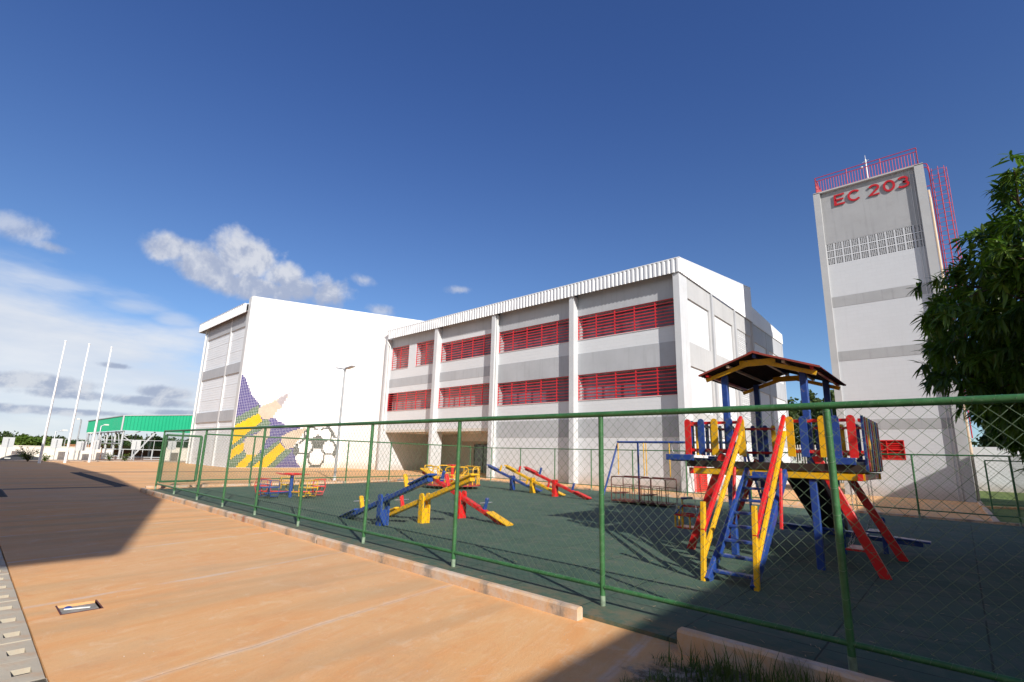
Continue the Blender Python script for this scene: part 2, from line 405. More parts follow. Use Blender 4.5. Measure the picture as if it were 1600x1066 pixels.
# ------------------------------------------------------------------ mesh helpers
class MB:
    def __init__(s): s.v = []; s.f = []; s.mi = []; s.smooth = []
    def add(s, verts, faces, mi=0, smooth=False):
        o = len(s.v)
        s.v += [tuple(p) for p in verts]
        for f in faces:
            s.f.append(tuple(i + o for i in f)); s.mi.append(mi); s.smooth.append(smooth)
        return s
    def box(s, x0, x1, y0, y1, z0, z1, mi=0):
        x0, x1 = min(x0, x1), max(x0, x1); y0, y1 = min(y0, y1), max(y0, y1); z0, z1 = min(z0, z1), max(z0, z1)
        v = [(x0, y0, z0), (x1, y0, z0), (x1, y1, z0), (x0, y1, z0), (x0, y0, z1), (x1, y0, z1), (x1, y1, z1), (x0, y1, z1)]
        return s.add(v, [(0, 3, 2, 1), (4, 5, 6, 7), (0, 1, 5, 4), (1, 2, 6, 5), (2, 3, 7, 6), (3, 0, 4, 7)], mi)
    def beam(s, a, b, w, h, side=(1, 0, 0), bev=0.0, mi=0):
        """rectangular bar from a to b; w across 'side', h across the other way; chamfered edges"""
        a, b = Vector(a), Vector(b); d = (b - a).normalized()
        sd = Vector(side); sd = (sd - d * sd.dot(d)).normalized(); u = sd.cross(d).normalized()
        w /= 2; h /= 2
        if bev <= 0: prof = [(-w, -h), (w, -h), (w, h), (-w, h)]
        else:
            e = bev
            prof = [(-w + e, -h), (w - e, -h), (w, -h + e), (w, h - e), (w - e, h), (-w + e, h), (-w, h - e), (-w, -h + e)]
        n = len(prof)
        v = [a + sd * p + u * q for p, q in prof] + [b + sd * p + u * q for p, q in prof]
        f = [(i, (i + 1) % n, n + (i + 1) % n, n + i) for i in range(n)] + [tuple(range(n))[::-1], tuple(range(n, 2 * n))]
        return s.add(v, f, mi)
    def tube(s, pts, r, n=8, closed=False, mi=0, cap=True, r2=None):
        pts = [Vector(p) for p in pts]; k = len(pts)
        rings = []
        prev = None
        for i, p in enumerate(pts):
            if closed: d = pts[(i + 1) % k] - pts[i - 1]
            else: d = pts[min(i + 1, k - 1)] - pts[max(i - 1, 0)]
            d.normalize()
            if prev is None:
                ref = Vector((0, 0, 1)) if abs(d.z) < .9 else Vector((1, 0, 0))
                a = d.cross(ref).normalized()
            else: a = (prev - d * prev.dot(d)).normalized()
            prev = a; b = d.cross(a)
            rr = r if r2 is None else r + (r2 - r) * i / (k - 1)
            rings.append([p + (a * math.cos(t) + b * math.sin(t)) * rr for t in (2 * math.pi * j / n for j in range(n))])
        v = [q for ring in rings for q in ring]; f = []
        for i in range(k if closed else k - 1):
            i2 = (i + 1) % k
            for j in range(n): f.append((i * n + j, i * n + (j + 1) % n, i2 * n + (j + 1) % n, i2 * n + j))
        s.add(v, f, mi, True)
        if cap and not closed:
            s.add(rings[0], [tuple(range(n))[::-1]], mi); s.add(rings[-1], [tuple(range(n))], mi)
        return s
    def cyl(s, x, y, z0, z1, r, n=16, r2=None, mi=0):
        return s.tube([(x, y, z0), (x, y, z1)], r, n, mi=mi, r2=r2)
    def quad(s, a, b, c, d, mi=0): return s.add([a, b, c, d], [(0, 1, 2, 3)], mi)
    def prism(s, poly, axis, t0, t1, mi=0):
        """poly in the two other axes, extruded along axis from t0 to t1"""
        n = len(poly)
        def P(p, t):
            if axis == 'x': return (t, p[0], p[1])
            if axis == 'y': return (p[0], t, p[1])
            return (p[0], p[1], t)
        v = [P(p, t0) for p in poly] + [P(p, t1) for p in poly]
        f = [(i, (i + 1) % n, n + (i + 1) % n, n + i) for i in range(n)] + [tuple(range(n))[::-1], tuple(range(n, 2 * n))]
        return s.add(v, f, mi)
    def sphere(s, c, r, n=10, k=6, mi=0, sz=1.):
        v = []; f = []
        for i in range(k + 1):
            ph = math.pi * i / k
            for j in range(n):
                th = 2 * math.pi * j / n
                v.append((c[0] + r * math.sin(ph) * math.cos(th), c[1] + r * math.sin(ph) * math.sin(th), c[2] + r * sz * math.cos(ph)))
        for i in range(k):
            for j in range(n): f.append((i * n + j, (i + 1) * n + j, (i + 1) * n + (j + 1) % n, i * n + (j + 1) % n))
        return s.add(v, f, mi, True)
    def build(s, name, mats, parent=None, loc=None, fix=True):
        if not isinstance(mats, (list, tuple)): mats = [mats]
        L = Vector(parent['_base']) if parent is not None else Vector(loc or (0, 0, 0))
        me = bpy.data.meshes.new(name)
        me.from_pydata([(p[0] - L.x, p[1] - L.y, p[2] - L.z) for p in s.v], [], s.f)
        for mt in mats: me.materials.append(mt)
        me.polygons.foreach_set('material_index', s.mi)
        me.polygons.foreach_set('use_smooth', s.smooth)
        me.update()
        if fix:
            import bmesh
            bm = bmesh.new(); bm.from_mesh(me)
            bmesh.ops.recalc_face_normals(bm, faces=bm.faces); bm.to_mesh(me); bm.free()
        o = bpy.data.objects.new(name, me); col.objects.link(o)
        if parent is not None:
            o.parent = parent; o['_base'] = tuple(parent['_base'])
        else:
            o.location = L; o['_base'] = tuple(L)
        return o
def thing(name, label, cat, loc, group=None):
    o = bpy.data.objects.new(name, None); col.objects.link(o)
    o.location = loc; o.empty_display_size = .2
    o['_base'] = tuple(float(x) for x in loc); o['label'] = label; o['category'] = cat
    if group: o['group'] = group
    return o
def tag(o, label, cat, group=None):
    o['label'] = label; o['category'] = cat
    if group: o['group'] = group
    return o
def struct(o): o['kind'] = 'structure'; return o
def dup(root, loc, label, group=None):
    def cp(o, parent):
        c = o.copy(); col.objects.link(c); c.parent = parent
        for ch in [k for k in bpy.data.objects if k.parent == o]: cp(ch, c)
        return c
    c = cp(root, None); c.location = loc; c['label'] = label
    if group: c['group'] = group
    return c

# ------------------------------------------------------------------ ground
b = MB(); b.quad((-3000, -3000, -.09), (3000, -3000, -.09), (3000, 3000, -.09), (-3000, 3000, -.09)); struct(b.build('ground', M['ground'], fix=False))
# plaza with an open inspection box
HX0, HX1, HY0, HY1 = -6.38, -6.05, .86, 1.14
b = MB()
X0, X1, Y0, Y1 = -56.5, 8, .64, 50
zz = 0.0
b.box(X0, HX0, Y0, Y1, -.15, zz); b.box(HX1, X1, Y0, Y1, -.15, zz); b.box(HX0, HX1, Y0, HY0, -.15, zz); b.box(HX0, HX1, HY1, Y1, -.15, zz)
struct(b.build('plaza', M['plaza']))
b = MB(); b.box(-56.5, 8, -12, -.42, -.15, -.004); struct(b.build('pavement', M['plaza']))
t = thing('inspection_box', 'open rectangular inspection pit with broken rim in the orange paving', 'drain box', (-6.2, 1.0, 0))
b = MB(); b.box(HX0, HX1, HY0, HY1, -.16, -.022); b.build('pit_floor', M['gravelgrey'], t)
b = MB()
for a in ((HX0 - .01, HX1 + .01, HY0 - .012, HY0), (HX0 - .01, HX1 + .01, HY1, HY1 + .012), (HX1, HX1 + .012, HY0, HY1)): b.box(*a, -.07, .003)
b.build('rim', M['rust'], t)
b = MB(); b.sphere((-6.29, .93, -.012), .035, sz=.5); b.build('debris', M['pblu'], t)
b = MB(); b.beam((-6.27, .9, -.012), (-6.20, 1.08, -.01), .012, .01); b.build('pipe', M['pvc'], t)
# dark slatted strips laid on the plaza
for (x0, x1, y0, y1, lb) in ((-33.2, -22.3, 3.95, 4.35, 'long dark slatted strip crossing the shaded plaza'), (-22.2, -19.2, .72, 1.1, 'short dark slatted strip at the left edge of the plaza')):
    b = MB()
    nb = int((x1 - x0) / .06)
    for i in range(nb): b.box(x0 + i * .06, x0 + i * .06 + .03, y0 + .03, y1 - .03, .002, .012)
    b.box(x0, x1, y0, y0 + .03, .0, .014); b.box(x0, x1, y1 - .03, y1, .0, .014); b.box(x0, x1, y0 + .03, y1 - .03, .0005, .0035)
    tag(b.build('dark_slat_strip', M['dark'], loc=(x0, y0, 0)), lb, 'drain')
b = MB(); b.box(-33.75, -33.25, 4.35, 24, .001, .004); b.box(-22.3, -22.0, 1.12, 4.1, .001, .004); struct(b.build('dark_band', M['dark']))  # plain dark bands laid across the plaza
# hollow precast blocks along the edge of the plaza
def block_mesh():
    b = MB()
    w, l, hx, hy = .452, 1.02, .062, .05
    x0, x1, y0, y1 = 0, w, -l + .0, 0
    cx, cy = .24, -.10
    hx0, hx1, hy0, hy1 = cx - hx, cx + hx, cy - hy, cy + hy
    b.box(x0, hx0, y0, y1, -.30, 0); b.box(hx1, x1, y0, y1, -.30, 0); b.box(hx0, hx1, hy1, y1, -.30, 0)
    cy2 = -.52
    b.box(hx0, hx1, cy2 + hy, hy0, -.30, 0); b.box(hx0, hx1, y0, cy2 - hy, -.30, 0)
    b.box(hx0, hx1, hy0, hy1, -.30, -.035, 1); b.box(hx0, hx1, cy2 - hy, cy2 + hy, -.30, -.035, 1)
    return b
blk = block_mesh().build('paving_block', [M['paver'], M['void']], loc=(0, 0, 0))
names = ['nearest hollow concrete paving block at the bottom left corner', 'second hollow paving block from the bottom left corner', 'third hollow paving block from the bottom left corner',
 'fourth hollow paving block up the left edge', 'fifth hollow paving block up the left edge', 'sixth hollow paving block up the left edge', 'seventh hollow paving block up the left edge', 'eighth hollow paving block up the left edge',
 'ninth hollow paving block, in the shade at the left edge', 'tenth hollow paving block, in the shade at the left edge'] + [k + ' hollow paving block up the left edge, well inside the shade' for k in ('eleventh', 'twelfth', 'thirteenth', 'fourteenth', 'fifteenth', 'sixteenth', 'seventeenth', 'last and farthest')]
for i in range(18):
    o = blk if i == 0 else blk.copy()
    if i: col.objects.link(o)
    x = -4.55 - i * .4625
    o.location = (x - .005, .628, -.002 - (i % 3) * .002)
    o.rotation_euler = (0, 0, random.uniform(-.003, .003))
    tag(o, names[i], 'paving block', 'hollow blocks along the left edge of the plaza')
b = MB(); b.box(-56.5, 8, -.42, .64, -.36, -.325); b.box(-4.54, 8, -.42, .632, -.155, -.002); b.box(-56.5, -12.9, -.42, .632, -.155, -.002); struct(b.build('gutter', M['paver']))
# playground floor
b = MB(); b.prism([(-20.05, 4.30), (2.2, 4.30), (2.2, 19.4), (-9, 19.5), (-21.3, 20.6)], 'z', .0, .035); struct(b.build('playground_floor', M['turf']))
# kerbs
b = MB()
def kerb_run(b, x0, x1, y0, y1, h, z0=-.05):
    e = .02
    prof = [(y0, z0), (y0, h - e), (y0 + e, h), (y1 - e, h), (y1, h - e), (y1, z0)]
    b.prism(prof, 'x', x0, x1)
kerb_run(b, -19.75, -7.95, 4.17, 4.26, .115); struct(b.build('kerb', M['kerb']))
b = MB(); kerb_run(b, -7.86, -2.82, 4.155, 4.25, .115); struct(b.build('kerb', M['kerb']))
b = MB(); kerb_run(b, -1.84, 4, 4.12, 4.24, .17); struct(b.build('kerb', M['kerb']))
b = MB()
b.beam((-21.15, 4.6, .02), (-21.62, 20.9, .02), .12, .12, bev=.01); b.beam((-21.6, 20.8, .02), (-9, 19.75, .02), .12, .12, (0, 1, 0), bev=.01); b.beam((-9, 19.75, .02), (1.2, 19.75, .02), .12, .12, (0, 1, 0), bev=.01)
b.beam((.55, 19.9, .02), (.40, 31.5, .02), .14, .12, bev=.01)
b.beam((1.35, 19.6, .04), (1.9, 12, .04), .14, .14, bev=.01)
struct(b.build('kerb', M['kerb']))
# lawn behind
b = MB(); b.prism([(.55, 19.9), (30, 19.9), (30, 90), (.36, 90), (.36, 31.6)], 'z', -.02, .03); struct(b.build('lawn', M['grass']))
b = MB(); b.prism([(2.2, 4.3), (30, 4.3), (30, 19.6), (2.2, 19.6)], 'z', -.02, .028); struct(b.build('lawn', M['grass']))
b = MB(); b.beam((.4, 27, .05), (9, 33, .05), .3, .1, (1, -1, 0)); struct(b.build('path', M['plaza']))
def blade(b, x, y, z, h, lean, az, w=.006):
    d = Vector((math.cos(az), math.sin(az), 0)); sd = Vector((-d.y, d.x, 0))
    p = Vector((x, y, z)); pts = []
    for k in range(4):
        t = k / 3
        pts.append((p + d * lean * t * t + Vector((0, 0, h * t)), w * (1 - t * .95)))
    v = []
    for q, ww in pts: v += [q - sd * ww, q + sd * ww]
    b.add(v, [(2 * k, 2 * k + 1, 2 * k + 3, 2 * k + 2) for k in range(3)])
b = MB()
for i in range(9000):      # short dry weeds on the patch
    a = random.uniform(0, 6.283); r_ = random.random() ** .6
    x = -1.02 + .98 * r_ * math.cos(a); y = 3.62 + .68 * r_ * math.sin(a)
    if noise.noise(Vector((x * 3, y * 3, 0))) * .8 + .45 * noise.noise(Vector((x * 9, y * 9, 5))) + .75 * (1 - r_) < .28: continue
    if y > 4.12 and x > -1.84: continue
    blade(b, x, y, .0, random.uniform(.01, .06), random.uniform(.01, .06), random.uniform(0, 6.28), .0022)
for cx, cy, n_, hh in ((-1.15, 3.86, 60, .20), (-1.0, 3.95, 55, .18), (-.82, 4.0, 50, .16), (-1.45, 3.75, 50, .12), (-1.62, 3.95, 40, .12), (-1.25, 3.55, 60, .10), (-.95, 3.7, 60, .18), (-1.6, 3.5, 50, .07), (-.7, 3.95, 50, .15), (-1.35, 3.95, 40, .16)):
    for i in range(n_):
        blade(b, cx + random.gauss(0, .08), cy + random.gauss(0, .05), 0, hh * random.uniform(.5, 1.4), random.uniform(.02, .13), random.uniform(0, 6.28), random.uniform(.004, .009))
o = b.build('grass', M['grassblade'], fix=False); o['kind'] = 'stuff'
# litter of dry leaves and twigs on the rubber floor
b = MB()
M['litter'] = paint('dry_litter', (.34, .28, .18), .9, .3, 30)
for i in range(900):
    x = random.uniform(-5, 1.9); y = random.uniform(4.4, 18)
    if random.random() > (1.0 if x > -2.7 else .35): continue
    L = random.choice((.02, .03, .05, .09)) * random.uniform(.6, 1.3); a = random.uniform(0, 6.28)
    dx_, dy_ = math.cos(a) * L / 2, math.sin(a) * L / 2; w = random.uniform(.002, .008)
    b.beam((x - dx_, y - dy_, .040), (x + dx_, y + dy_, .040 + random.uniform(0, .01)), w, .002, (-dy_, dx_, 0))
o = b.build('litter', M['litter'], fix=False); o['kind'] = 'stuff'
b = MB()
for i in range(420):
    x = random.uniform(-14, -2); y = random.uniform(.8, 4.1)
    r_ = random.uniform(.001, .0045)
    b.sphere((x, y, r_ * .5), r_, 5, 3, sz=.6)
o = b.build('gravel', paint('pale_grit', (.6, .52, .45), .9, .4, 9), fix=False); o['kind'] = 'stuff'

# ------------------------------------------------------------------ fences
def chain_link(A, B, z0, z1, p=.104, r=.0023):
    A = Vector((A[0], A[1], 0)); B = Vector((B[0], B[1], 0)); L = (B - A).length; d = (B - A) / L
    nrm = Vector((-d.y, d.x, 0)); nw = max(2, int(round(L / (p / 2)))); st = L / nw
    nz_ = int(round((z1 - z0) / (p / 2))); sz = (z1 - z0) / nz_
    b = MB(); v = []; f = []
    for k in range(nw):
        base = len(v)
        wob = .004 * math.sin(k * .37)
        for j in range(nz_ + 1):
            u = k * st + (st if (j + k) % 2 else 0)
            z = z0 + j * sz
            off = (.0022 if (j + k) % 2 else -.0022) + .006 * math.sin(u * 1.7 + z * 2.1)
            c = A + d * (u + wob * math.sin(z * 3)) + nrm * off + Vector((0, 0, z))
            v += [c + nrm * r, c - nrm * r * .5 + d * r * .87, c - nrm * r * .5 - d * r * .87]
        for j in range(nz_):
            o = base + j * 3
            for q in range(3): f.append((o + q, o + (q + 1) % 3, o + 3 + (q + 1) % 3, o + 3 + q))
    b.add(v, f, 0, True)
    return b
def fence_run(t, P, ztop, zbot, post_r=.026, rail_r=.026, zg=.03, rtop=None, skip_first=False, skip_last=False, mesh_p=.104, wire_r=.0023):
    """P: list of post positions along a line"""
    for i, p in enumerate(P):
        if (i == 0 and skip_first) or (i == len(P) - 1 and skip_last): continue
        b = MB(); b.cyl(p[0], p[1], zg + .10, ztop - rail_r, post_r, 14); b.cyl(p[0], p[1], zg - .03, zg + .10, post_r + .001, 14, mi=2)
        # tie wires twisted round the post
        for k in range(9):
            z = zbot + .12 + k * .2
            b.tube([(p[0] + (post_r + .003) * math.cos(a), p[1] + (post_r + .003) * math.sin(a), z + .02 * math.sin(a)) for a in (j * math.pi / 5 for j in range(10))], .0022, 4, closed=True, mi=1)
        po = b.build('post', [M['green'], M['wire'], M['postfoot']], t)
    a, c = P[0], P[-1]
    b = MB(); b.tube([(a[0], a[1], ztop), (c[0], c[1], ztop)], rtop or rail_r, 14)
    # mesh wire loops over the rail
    L = math.hypot(c[0] - a[0], c[1] - a[1]); n = int(L / (mesh_p * 1.0))
    rr = (rtop or rail_r) + .0015
    dxx, dyy = (c[0] - a[0]) / L, (c[1] - a[1]) / L
    for i in range(n):
        s_ = (i + .5) * L / n
        x, y = a[0] + dxx * s_, a[1] + dyy * s_
        b.tube([(x - dyy * rr * math.cos(q) + dxx * .012 * math.sin(q), y + dxx * rr * math.cos(q) + dyy * .012 * math.sin(q), ztop + rr * math.sin(q)) for q in (j * math.pi / 3 for j in range(6))], wire_r * .9, 3, closed=True, mi=1)
    b.build('top_rail', [M['green'], M['wire']], t)
    b = MB(); b.tube([(a[0], a[1], zbot), (c[0], c[1], zbot)], rail_r * .8, 12)
    rr = rail_r * .8 + .0015
    for i in range(n):
        s_ = (i + .5) * L / n
        x, y = a[0] + dxx * s_, a[1] + dyy * s_
        b.tube([(x - dyy * rr * math.cos(q) + dxx * .012 * math.sin(q), y + dxx * rr * math.cos(q) + dyy * .012 * math.sin(q), zbot + rr * math.sin(q)) for q in (j * math.pi / 3 for j in range(6))], wire_r * .9, 3, closed=True, mi=1)
    b.build('bottom_rail', [M['green'], M['wire']], t)
    for i in range(len(P) - 1):
        chain_link(P[i], P[i + 1], zbot, ztop - .01, mesh_p, wire_r).build('wire_mesh', M['wire'], t, fix=False)

YF = 4.66
t = thing('playground_fence', 'near run of green tube and chain link fence behind the kerb', 'fence', (-11, YF, 0))
fx = [-20.1, -17.95, -15.75, -13.75, -11.72, -9.62, -7.30, -5.12, -2.85, -.755, 1.42, 3.4]
fence_run(t, [(x, YF - .10 * max(0, min(1, (x + 13) / 12)) + .06 * (1 if x > -1 else 0) * 0) for x in fx] if False else [(x, YF) for x in fx], 1.965, .215, post_r=.027, rail_r=.029)
# side run at the far left end, with a gate
t = thing('playground_fence', 'left side run of green chain link fence between gate and rear corner', 'fence', (-21, 12, 0))
sp = [(-20.28, 5.98), (-20.38, 7.78), (-20.75, 9.95), (-20.95, 12.05), (-21.05, 14.5), (-21.2, 17.0), (-21.35, 20.4)]
sp = [(-20.2 - (y - 4.66) * .0735, y) for _, y in sp]
fence_run(t, sp, 1.93, .30, post_r=.03, rail_r=.027, mesh_p=.12, wire_r=.0028)
t = thing('playground_gate', 'green framed chain link gate leaf at the far left corner', 'gate', (-20.2, 4.8, 0))
b = MB()
gz0, gz1 = .28, 1.84
ga, gb = (-20.14, 4.74), (-20.27, 5.86)
for q in (ga, gb): b.tube([(q[0], q[1], gz0), (q[0], q[1], gz1)], .05, 12)
for z in (gz0, gz1): b.tube([(*ga, z), (*gb, z)], .034, 12)
b.build('gate_frame', M['green'], t)
chain_link(ga, gb, gz0, gz1, .11, .0026).build('wire_mesh', M['wire'], t, fix=False)
b = MB(); b.box(-20.31, -20.20, 5.76, 5.80, 1.03, 1.06); b.build('latch', M['steel'], t)
t = thing('playground_fence', 'rear run of green chain link fence in front of the school wall', 'fence', (-12, 19.5, 0))
bp = [(-21.35, 20.4), (-19.4, 20.2), (-17.2, 19.95), (-14.9, 19.75), (-12.75, 19.55), (-10.6, 19.5), (-8.2, 19.5), (-5.8, 19.5), (-3.4, 19.5), (-1.1, 19.5), (1.0, 19.5)]
bp = [(x, 20.2 + (x + 21.35) * (-.6 / 22.35)) for x, _ in bp]
fence_run(t, bp, 1.87, .25, post_r=.026, rail_r=.022, skip_first=True, mesh_p=.12, wire_r=.0024)
t = thing('playground_fence', 'right side run of green chain link fence under the mango tree', 'fence', (1.4, 12, 0))
rp = [(bp[-1][0], bp[-1][1]), (1.25, 17.4), (1.5, 15.2), (1.75, 13), (2.0, 10.8), (2.25, 8.6), (2.5, 6.4)]
fence_run(t, rp, 1.87, .25, post_r=.026, rail_r=.022, skip_first=True, mesh_p=.12, wire_r=.0024)
t = thing('lawn_fence', 'thin dark green mesh fence standing on the shaded lawn beyond the tower', 'fence', (1, 30, 0))
fence_run(t, [(.62, 24.6), (2.6, 25.6), (4.8, 26.6)], 1.8, .3, post_r=.025, rail_r=.02, mesh_p=.14, wire_r=.0022)

# ------------------------------------------------------------------ main school building
F, W = 23.2, 23.65            # front plane of the piers, wall plane
XR, XL = -9.53, -35.3
ZS = 10.9
t = thing('school_building', 'long white and grey school block with red window grilles and ribbed white fascia', 'building', (-22, 29, 0))
piers = [(-9.85, -9.53), (-16.29, -15.97), (-22.73, -22.41), (-28.84, -28.5), (-35.3, -35.1)]
bays = [(-15.97, -9.85, 4), (-22.41, -16.29, 3), (-28.5, -22.73, 2), (-35.1, -28.84, 1)]
for a, c in piers:
    b = MB(); b.box(a, c, F, 24.2, 0, ZS + .02); b.build('pier', M['pier'], t)
WT = .56
def wall_piece(b, x0, x1, z0, z1, mi): b.box(x0, x1, W, W + WT, z0, z1, mi)
wb = MB(); gb_ = MB()
wins = []
for x0, x1, k in bays:
    if k in (3, 4):
        rows = [(.0, 2.6, 'w'), (2.6, 3.62, 'g'), (3.62, 4.7, 'w'), (4.7, 6.2, 'o'), (6.2, 7.45, 'g'), (7.45, 8.28, 'w'), (8.28, 9.75, 'o'), (9.75, ZS + .4, 'g')]
    elif k == 2:
        rows = [(3.25, 4.80, 'w'), (4.80, 6.3, 'o'), (6.3, 6.78, 'w'), (6.78, 7.48, 'g'), (7.48, 8.28, 'w'), (8.28, 9.78, 'o'), (9.78, 10.1, 'w'), (10.1, ZS + .4, 'g')]
    else:
        rows = [(3.25, 4.80, 'w'), (4.80, 6.3, 'o'), (6.3, 6.78, 'w'), (6.78, 7.48, 'g'), (7.48, 8.28, 'w'), (8.28, 10.2, 'p'), (10.2, ZS + .4, 'g')]
    for z0, z1, kind in rows:
        if kind == 'w': wb.box(x0, x1, W, W + WT, z0, z1)
        elif kind == 'g': gb_ = MB(); gb_.box(x0, x1, W - .012, W + WT, z0, z1); gb_.build('wall_band', M['grey'], t)
        elif kind == 'o': wins.append((x0, x1, z0, z1, k))
        else:
            for a, c in ((-35.1, -34.95), (-32.6, -31.62), (-29.15, -28.84)): wb.box(a, c, W, W + WT, z0, z1)
            wins.append((-34.95, -32.6, z0, z1, k)); wins.append((-31.62, -29.15, z0, z1, k))
wb.build('wall', M['white_x'], t)
for (x0, x1, z0, z1, k) in wins:
    b = MB(); yb = W + .50
    b.box(x0, x1, yb, yb + .03, z0, z1)
    wo = b.build('window', M['greyglass'] if (k < 3 and (k == 1 or z0 < 5)) else M['mauveglass'], t)
    n = max(1, round((x1 - x0) / 1.22)); b = MB()
    y0 = W + .03
    for i in range(n + 1):
        x = x0 + .025 + (x1 - x0 - .05) * i / n; b.box(x - .025, x + .025, y0, y0 + .05, z0, z1)
    nb = 8 if z1 - z0 < 1.7 else 10
    for i in range(nb + 1):
        z = z0 + .02 + (z1 - z0 - .04) * i / nb
        b.box(x0, x1, y0 - .010, y0 + .014, z - .024, z + .024)
    b.build('grille', M['red'], wo)
    b = MB(); yy = yb - .04
    for x in (x0 + .02, x1 - .02): b.box(x - .02, x + .02, yy, yb, z0, z1)
    b.box(x0, x1, yy, yb - .005, z0, z0 + .05); b.box(x0, x1, yy, yb - .005, z1 - .05, z1)
    b.build('window_frame', M['steel'], wo)
    b = MB(); b.box(x0 - .0, x1 + .0, W - .03, W + .10, z0 - .03, z0 + .004); b.build('sill', M['lgrey'], wo)
# body of the block behind the facade
b = MB()
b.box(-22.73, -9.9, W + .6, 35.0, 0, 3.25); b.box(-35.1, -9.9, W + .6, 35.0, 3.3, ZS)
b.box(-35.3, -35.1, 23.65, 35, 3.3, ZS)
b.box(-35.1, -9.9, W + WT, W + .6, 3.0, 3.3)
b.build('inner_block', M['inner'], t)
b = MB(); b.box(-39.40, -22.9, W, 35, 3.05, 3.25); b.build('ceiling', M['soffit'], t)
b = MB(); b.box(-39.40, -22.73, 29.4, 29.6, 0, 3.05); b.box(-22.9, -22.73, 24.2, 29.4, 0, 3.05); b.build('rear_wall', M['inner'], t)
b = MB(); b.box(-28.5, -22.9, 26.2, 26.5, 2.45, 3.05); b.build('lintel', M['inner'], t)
b = MB(); b.box(-30.2, -24.0, 29.30, 29.38, 0.05, 2.3); wo = b.build('entrance_door', M['darkglass'], t)
b = MB()
for i in range(7):
    x = -30.2 + i * 6.2 / 6; b.box(x - .03, x + .03, 29.26, 29.30, .05, 2.3)
b.box(-30.2, -24.0, 29.26, 29.295, 1.0, 1.05); b.box(-30.2, -24, 29.26, 29.295, 2.25, 2.3)
b.build('door_frame', M['dark'], wo)
for x in (-32.4, -26.0):
    b = MB(); b.box(x - .6, x + .6, 25.2, 25.35, 2.99, 3.045); b.build('ceiling_light', M['pvc'], t)
b = MB(); b.add([(-39.452, 22.2, 0), (-35.31, 23.66, 0), (-35.31, 23.66, 12.95), (-39.452, 22.2, 14.02), (-39.452, 24, 0), (-35.31, 24, 0), (-35.31, 24, 12.95), (-39.452, 24, 14.02)],
      [(0, 1, 2, 3), (4, 7, 6, 5), (0, 4, 5, 1), (1, 5, 6, 2), (2, 6, 7, 3), (3, 7, 4, 0)]); b.build('added_lit_wall', M['white_tile'], t)  # added wall, angled to catch the sun and cover the shaded gap
b = MB(); b.box(-35.3, -35.104, 24.21, 29.4, 0, 3.25); b.build('side_wall', M['white_y'], t)
# ribbed fascia: front
def ribbed(b, p0, d, L, zb, zt0, zt1, out, pitch=.25, depth=.045):
    """corrugated sheet from p0 along d; its top runs from zt0 to zt1"""
    p0 = Vector((*p0, 0)); d = Vector((*d, 0)).normalized(); o = Vector((*out, 0)).normalized()
    n = int(L / pitch); pts = []
    for i in range(n):
        s0 = i * L / n; q = L / n
        pts += [(s0, 0), (s0 + q * .40, 0), (s0 + q * .52, depth), (s0 + q * .88, depth)]
    pts.append((L, 0)); v = []
    for s_, e in pts:
        c = p0 + d * s_ + o * e
        v += [(c.x, c.y, zb), (c.x, c.y, zt0 + (zt1 - zt0) * s_ / L)]
    b.add(v, [(2 * i, 2 * i + 2, 2 * i + 3, 2 * i + 1) for i in range(len(pts) - 1)])
b = MB(); ribbed(b, (XL + .25, F - .06), (1, 0), XR - XL - .18, ZS, 11.66, 11.66, (0, -1))
b.box(XL + .25, XR + .05, F - .05, F - .02, ZS + .02, 11.62)
b.build('fascia', M['sheet'], t, fix=False)
b = MB(); ribbed(b, (XR + .06, F - .05), (0, 1), 35.3 - F, ZS, 11.66, 13.36, (1, 0), pitch=.22, depth=.03)
b.prism([(F - .04, ZS + .01), (35.3, ZS + .01), (35.3, 13.33), (F - .04, 11.63)], 'x', XR + .02, XR + .05)
b.build('fascia', M['sheet'], t, fix=False)
b = MB()
b.add([(XL, F - .1, 11.64), (XR + .09, F - .1, 11.64), (XR + .09, 35.3, 13.38), (XL, 35.3, 13.38), (XL, F - .1, 11.69), (XR + .09, F - .1, 11.69), (XR + .09, 35.3, 13.43), (XL, 35.3, 13.43)],
      [(0, 3, 2, 1), (4, 5, 6, 7), (0, 1, 5, 4), (1, 2, 6, 5), (2, 3, 7, 6), (3, 0, 4, 7)])
b.build('roof', M['sheet'], t)
b = MB(); b.box(XL, XR, F, W + WT, ZS + .4, ZS + .43); b.prism([(W, ZS), (35.2, ZS), (35.2, 13.3), (W, 11.6)], 'x', XL, XL + .1)
b.build('eaves', M['lgrey'], t)
b = MB(); b.tube([(-22.33, F + .18, 0), (-22.33, F + .18, ZS)], .05, 10); b.build('downpipe', M['pvc'], t)
b = MB(); b.tube([(-34.95, F + .18, 3.3), (-34.95, F + .18, 10.3), (-35.2, F, 10.8)], .05, 10); b.build('downpipe', M['pvc'], t)
# end wall facing the sun: grey frame with recessed white panels
ep = [(23.9, 27.2), (28.08, 31.12), (32.05, 34.75)]
b = MB(); E0, E1 = XR - .32, XR - .01
yy = [23.52] + [q for p in ep for q in p] + [35.35]
pr = [(3.9, 6.2), (7.45, 9.8)]
for i in range(0, len(yy), 2): b.box(E0, E1, yy[i], yy[i + 1], 0, ZS + .02)
for a, c in ep:
    for z0, z1 in ((2.75, 3.9), (6.2, 7.45), (9.8, ZS + .02)): b.box(E0, E1, a, c, z0, z1)
b.build('end_frame', M['endgrey'], t)
b = MB()
for y in (27.55, 31.5, 35.1): b.box(E1, E1 + .10, y - .09, y + .09, 0, ZS)
b.build('rib', M['grey'], t)
b = MB()
for a, c in ep[:2]:
    for z0, z1 in pr: b.box(E0, E1 - .09, a, c, z0, z1)
for a, c in ep: b.box(E0, E1 - .06, a, c, 0, 2.75)
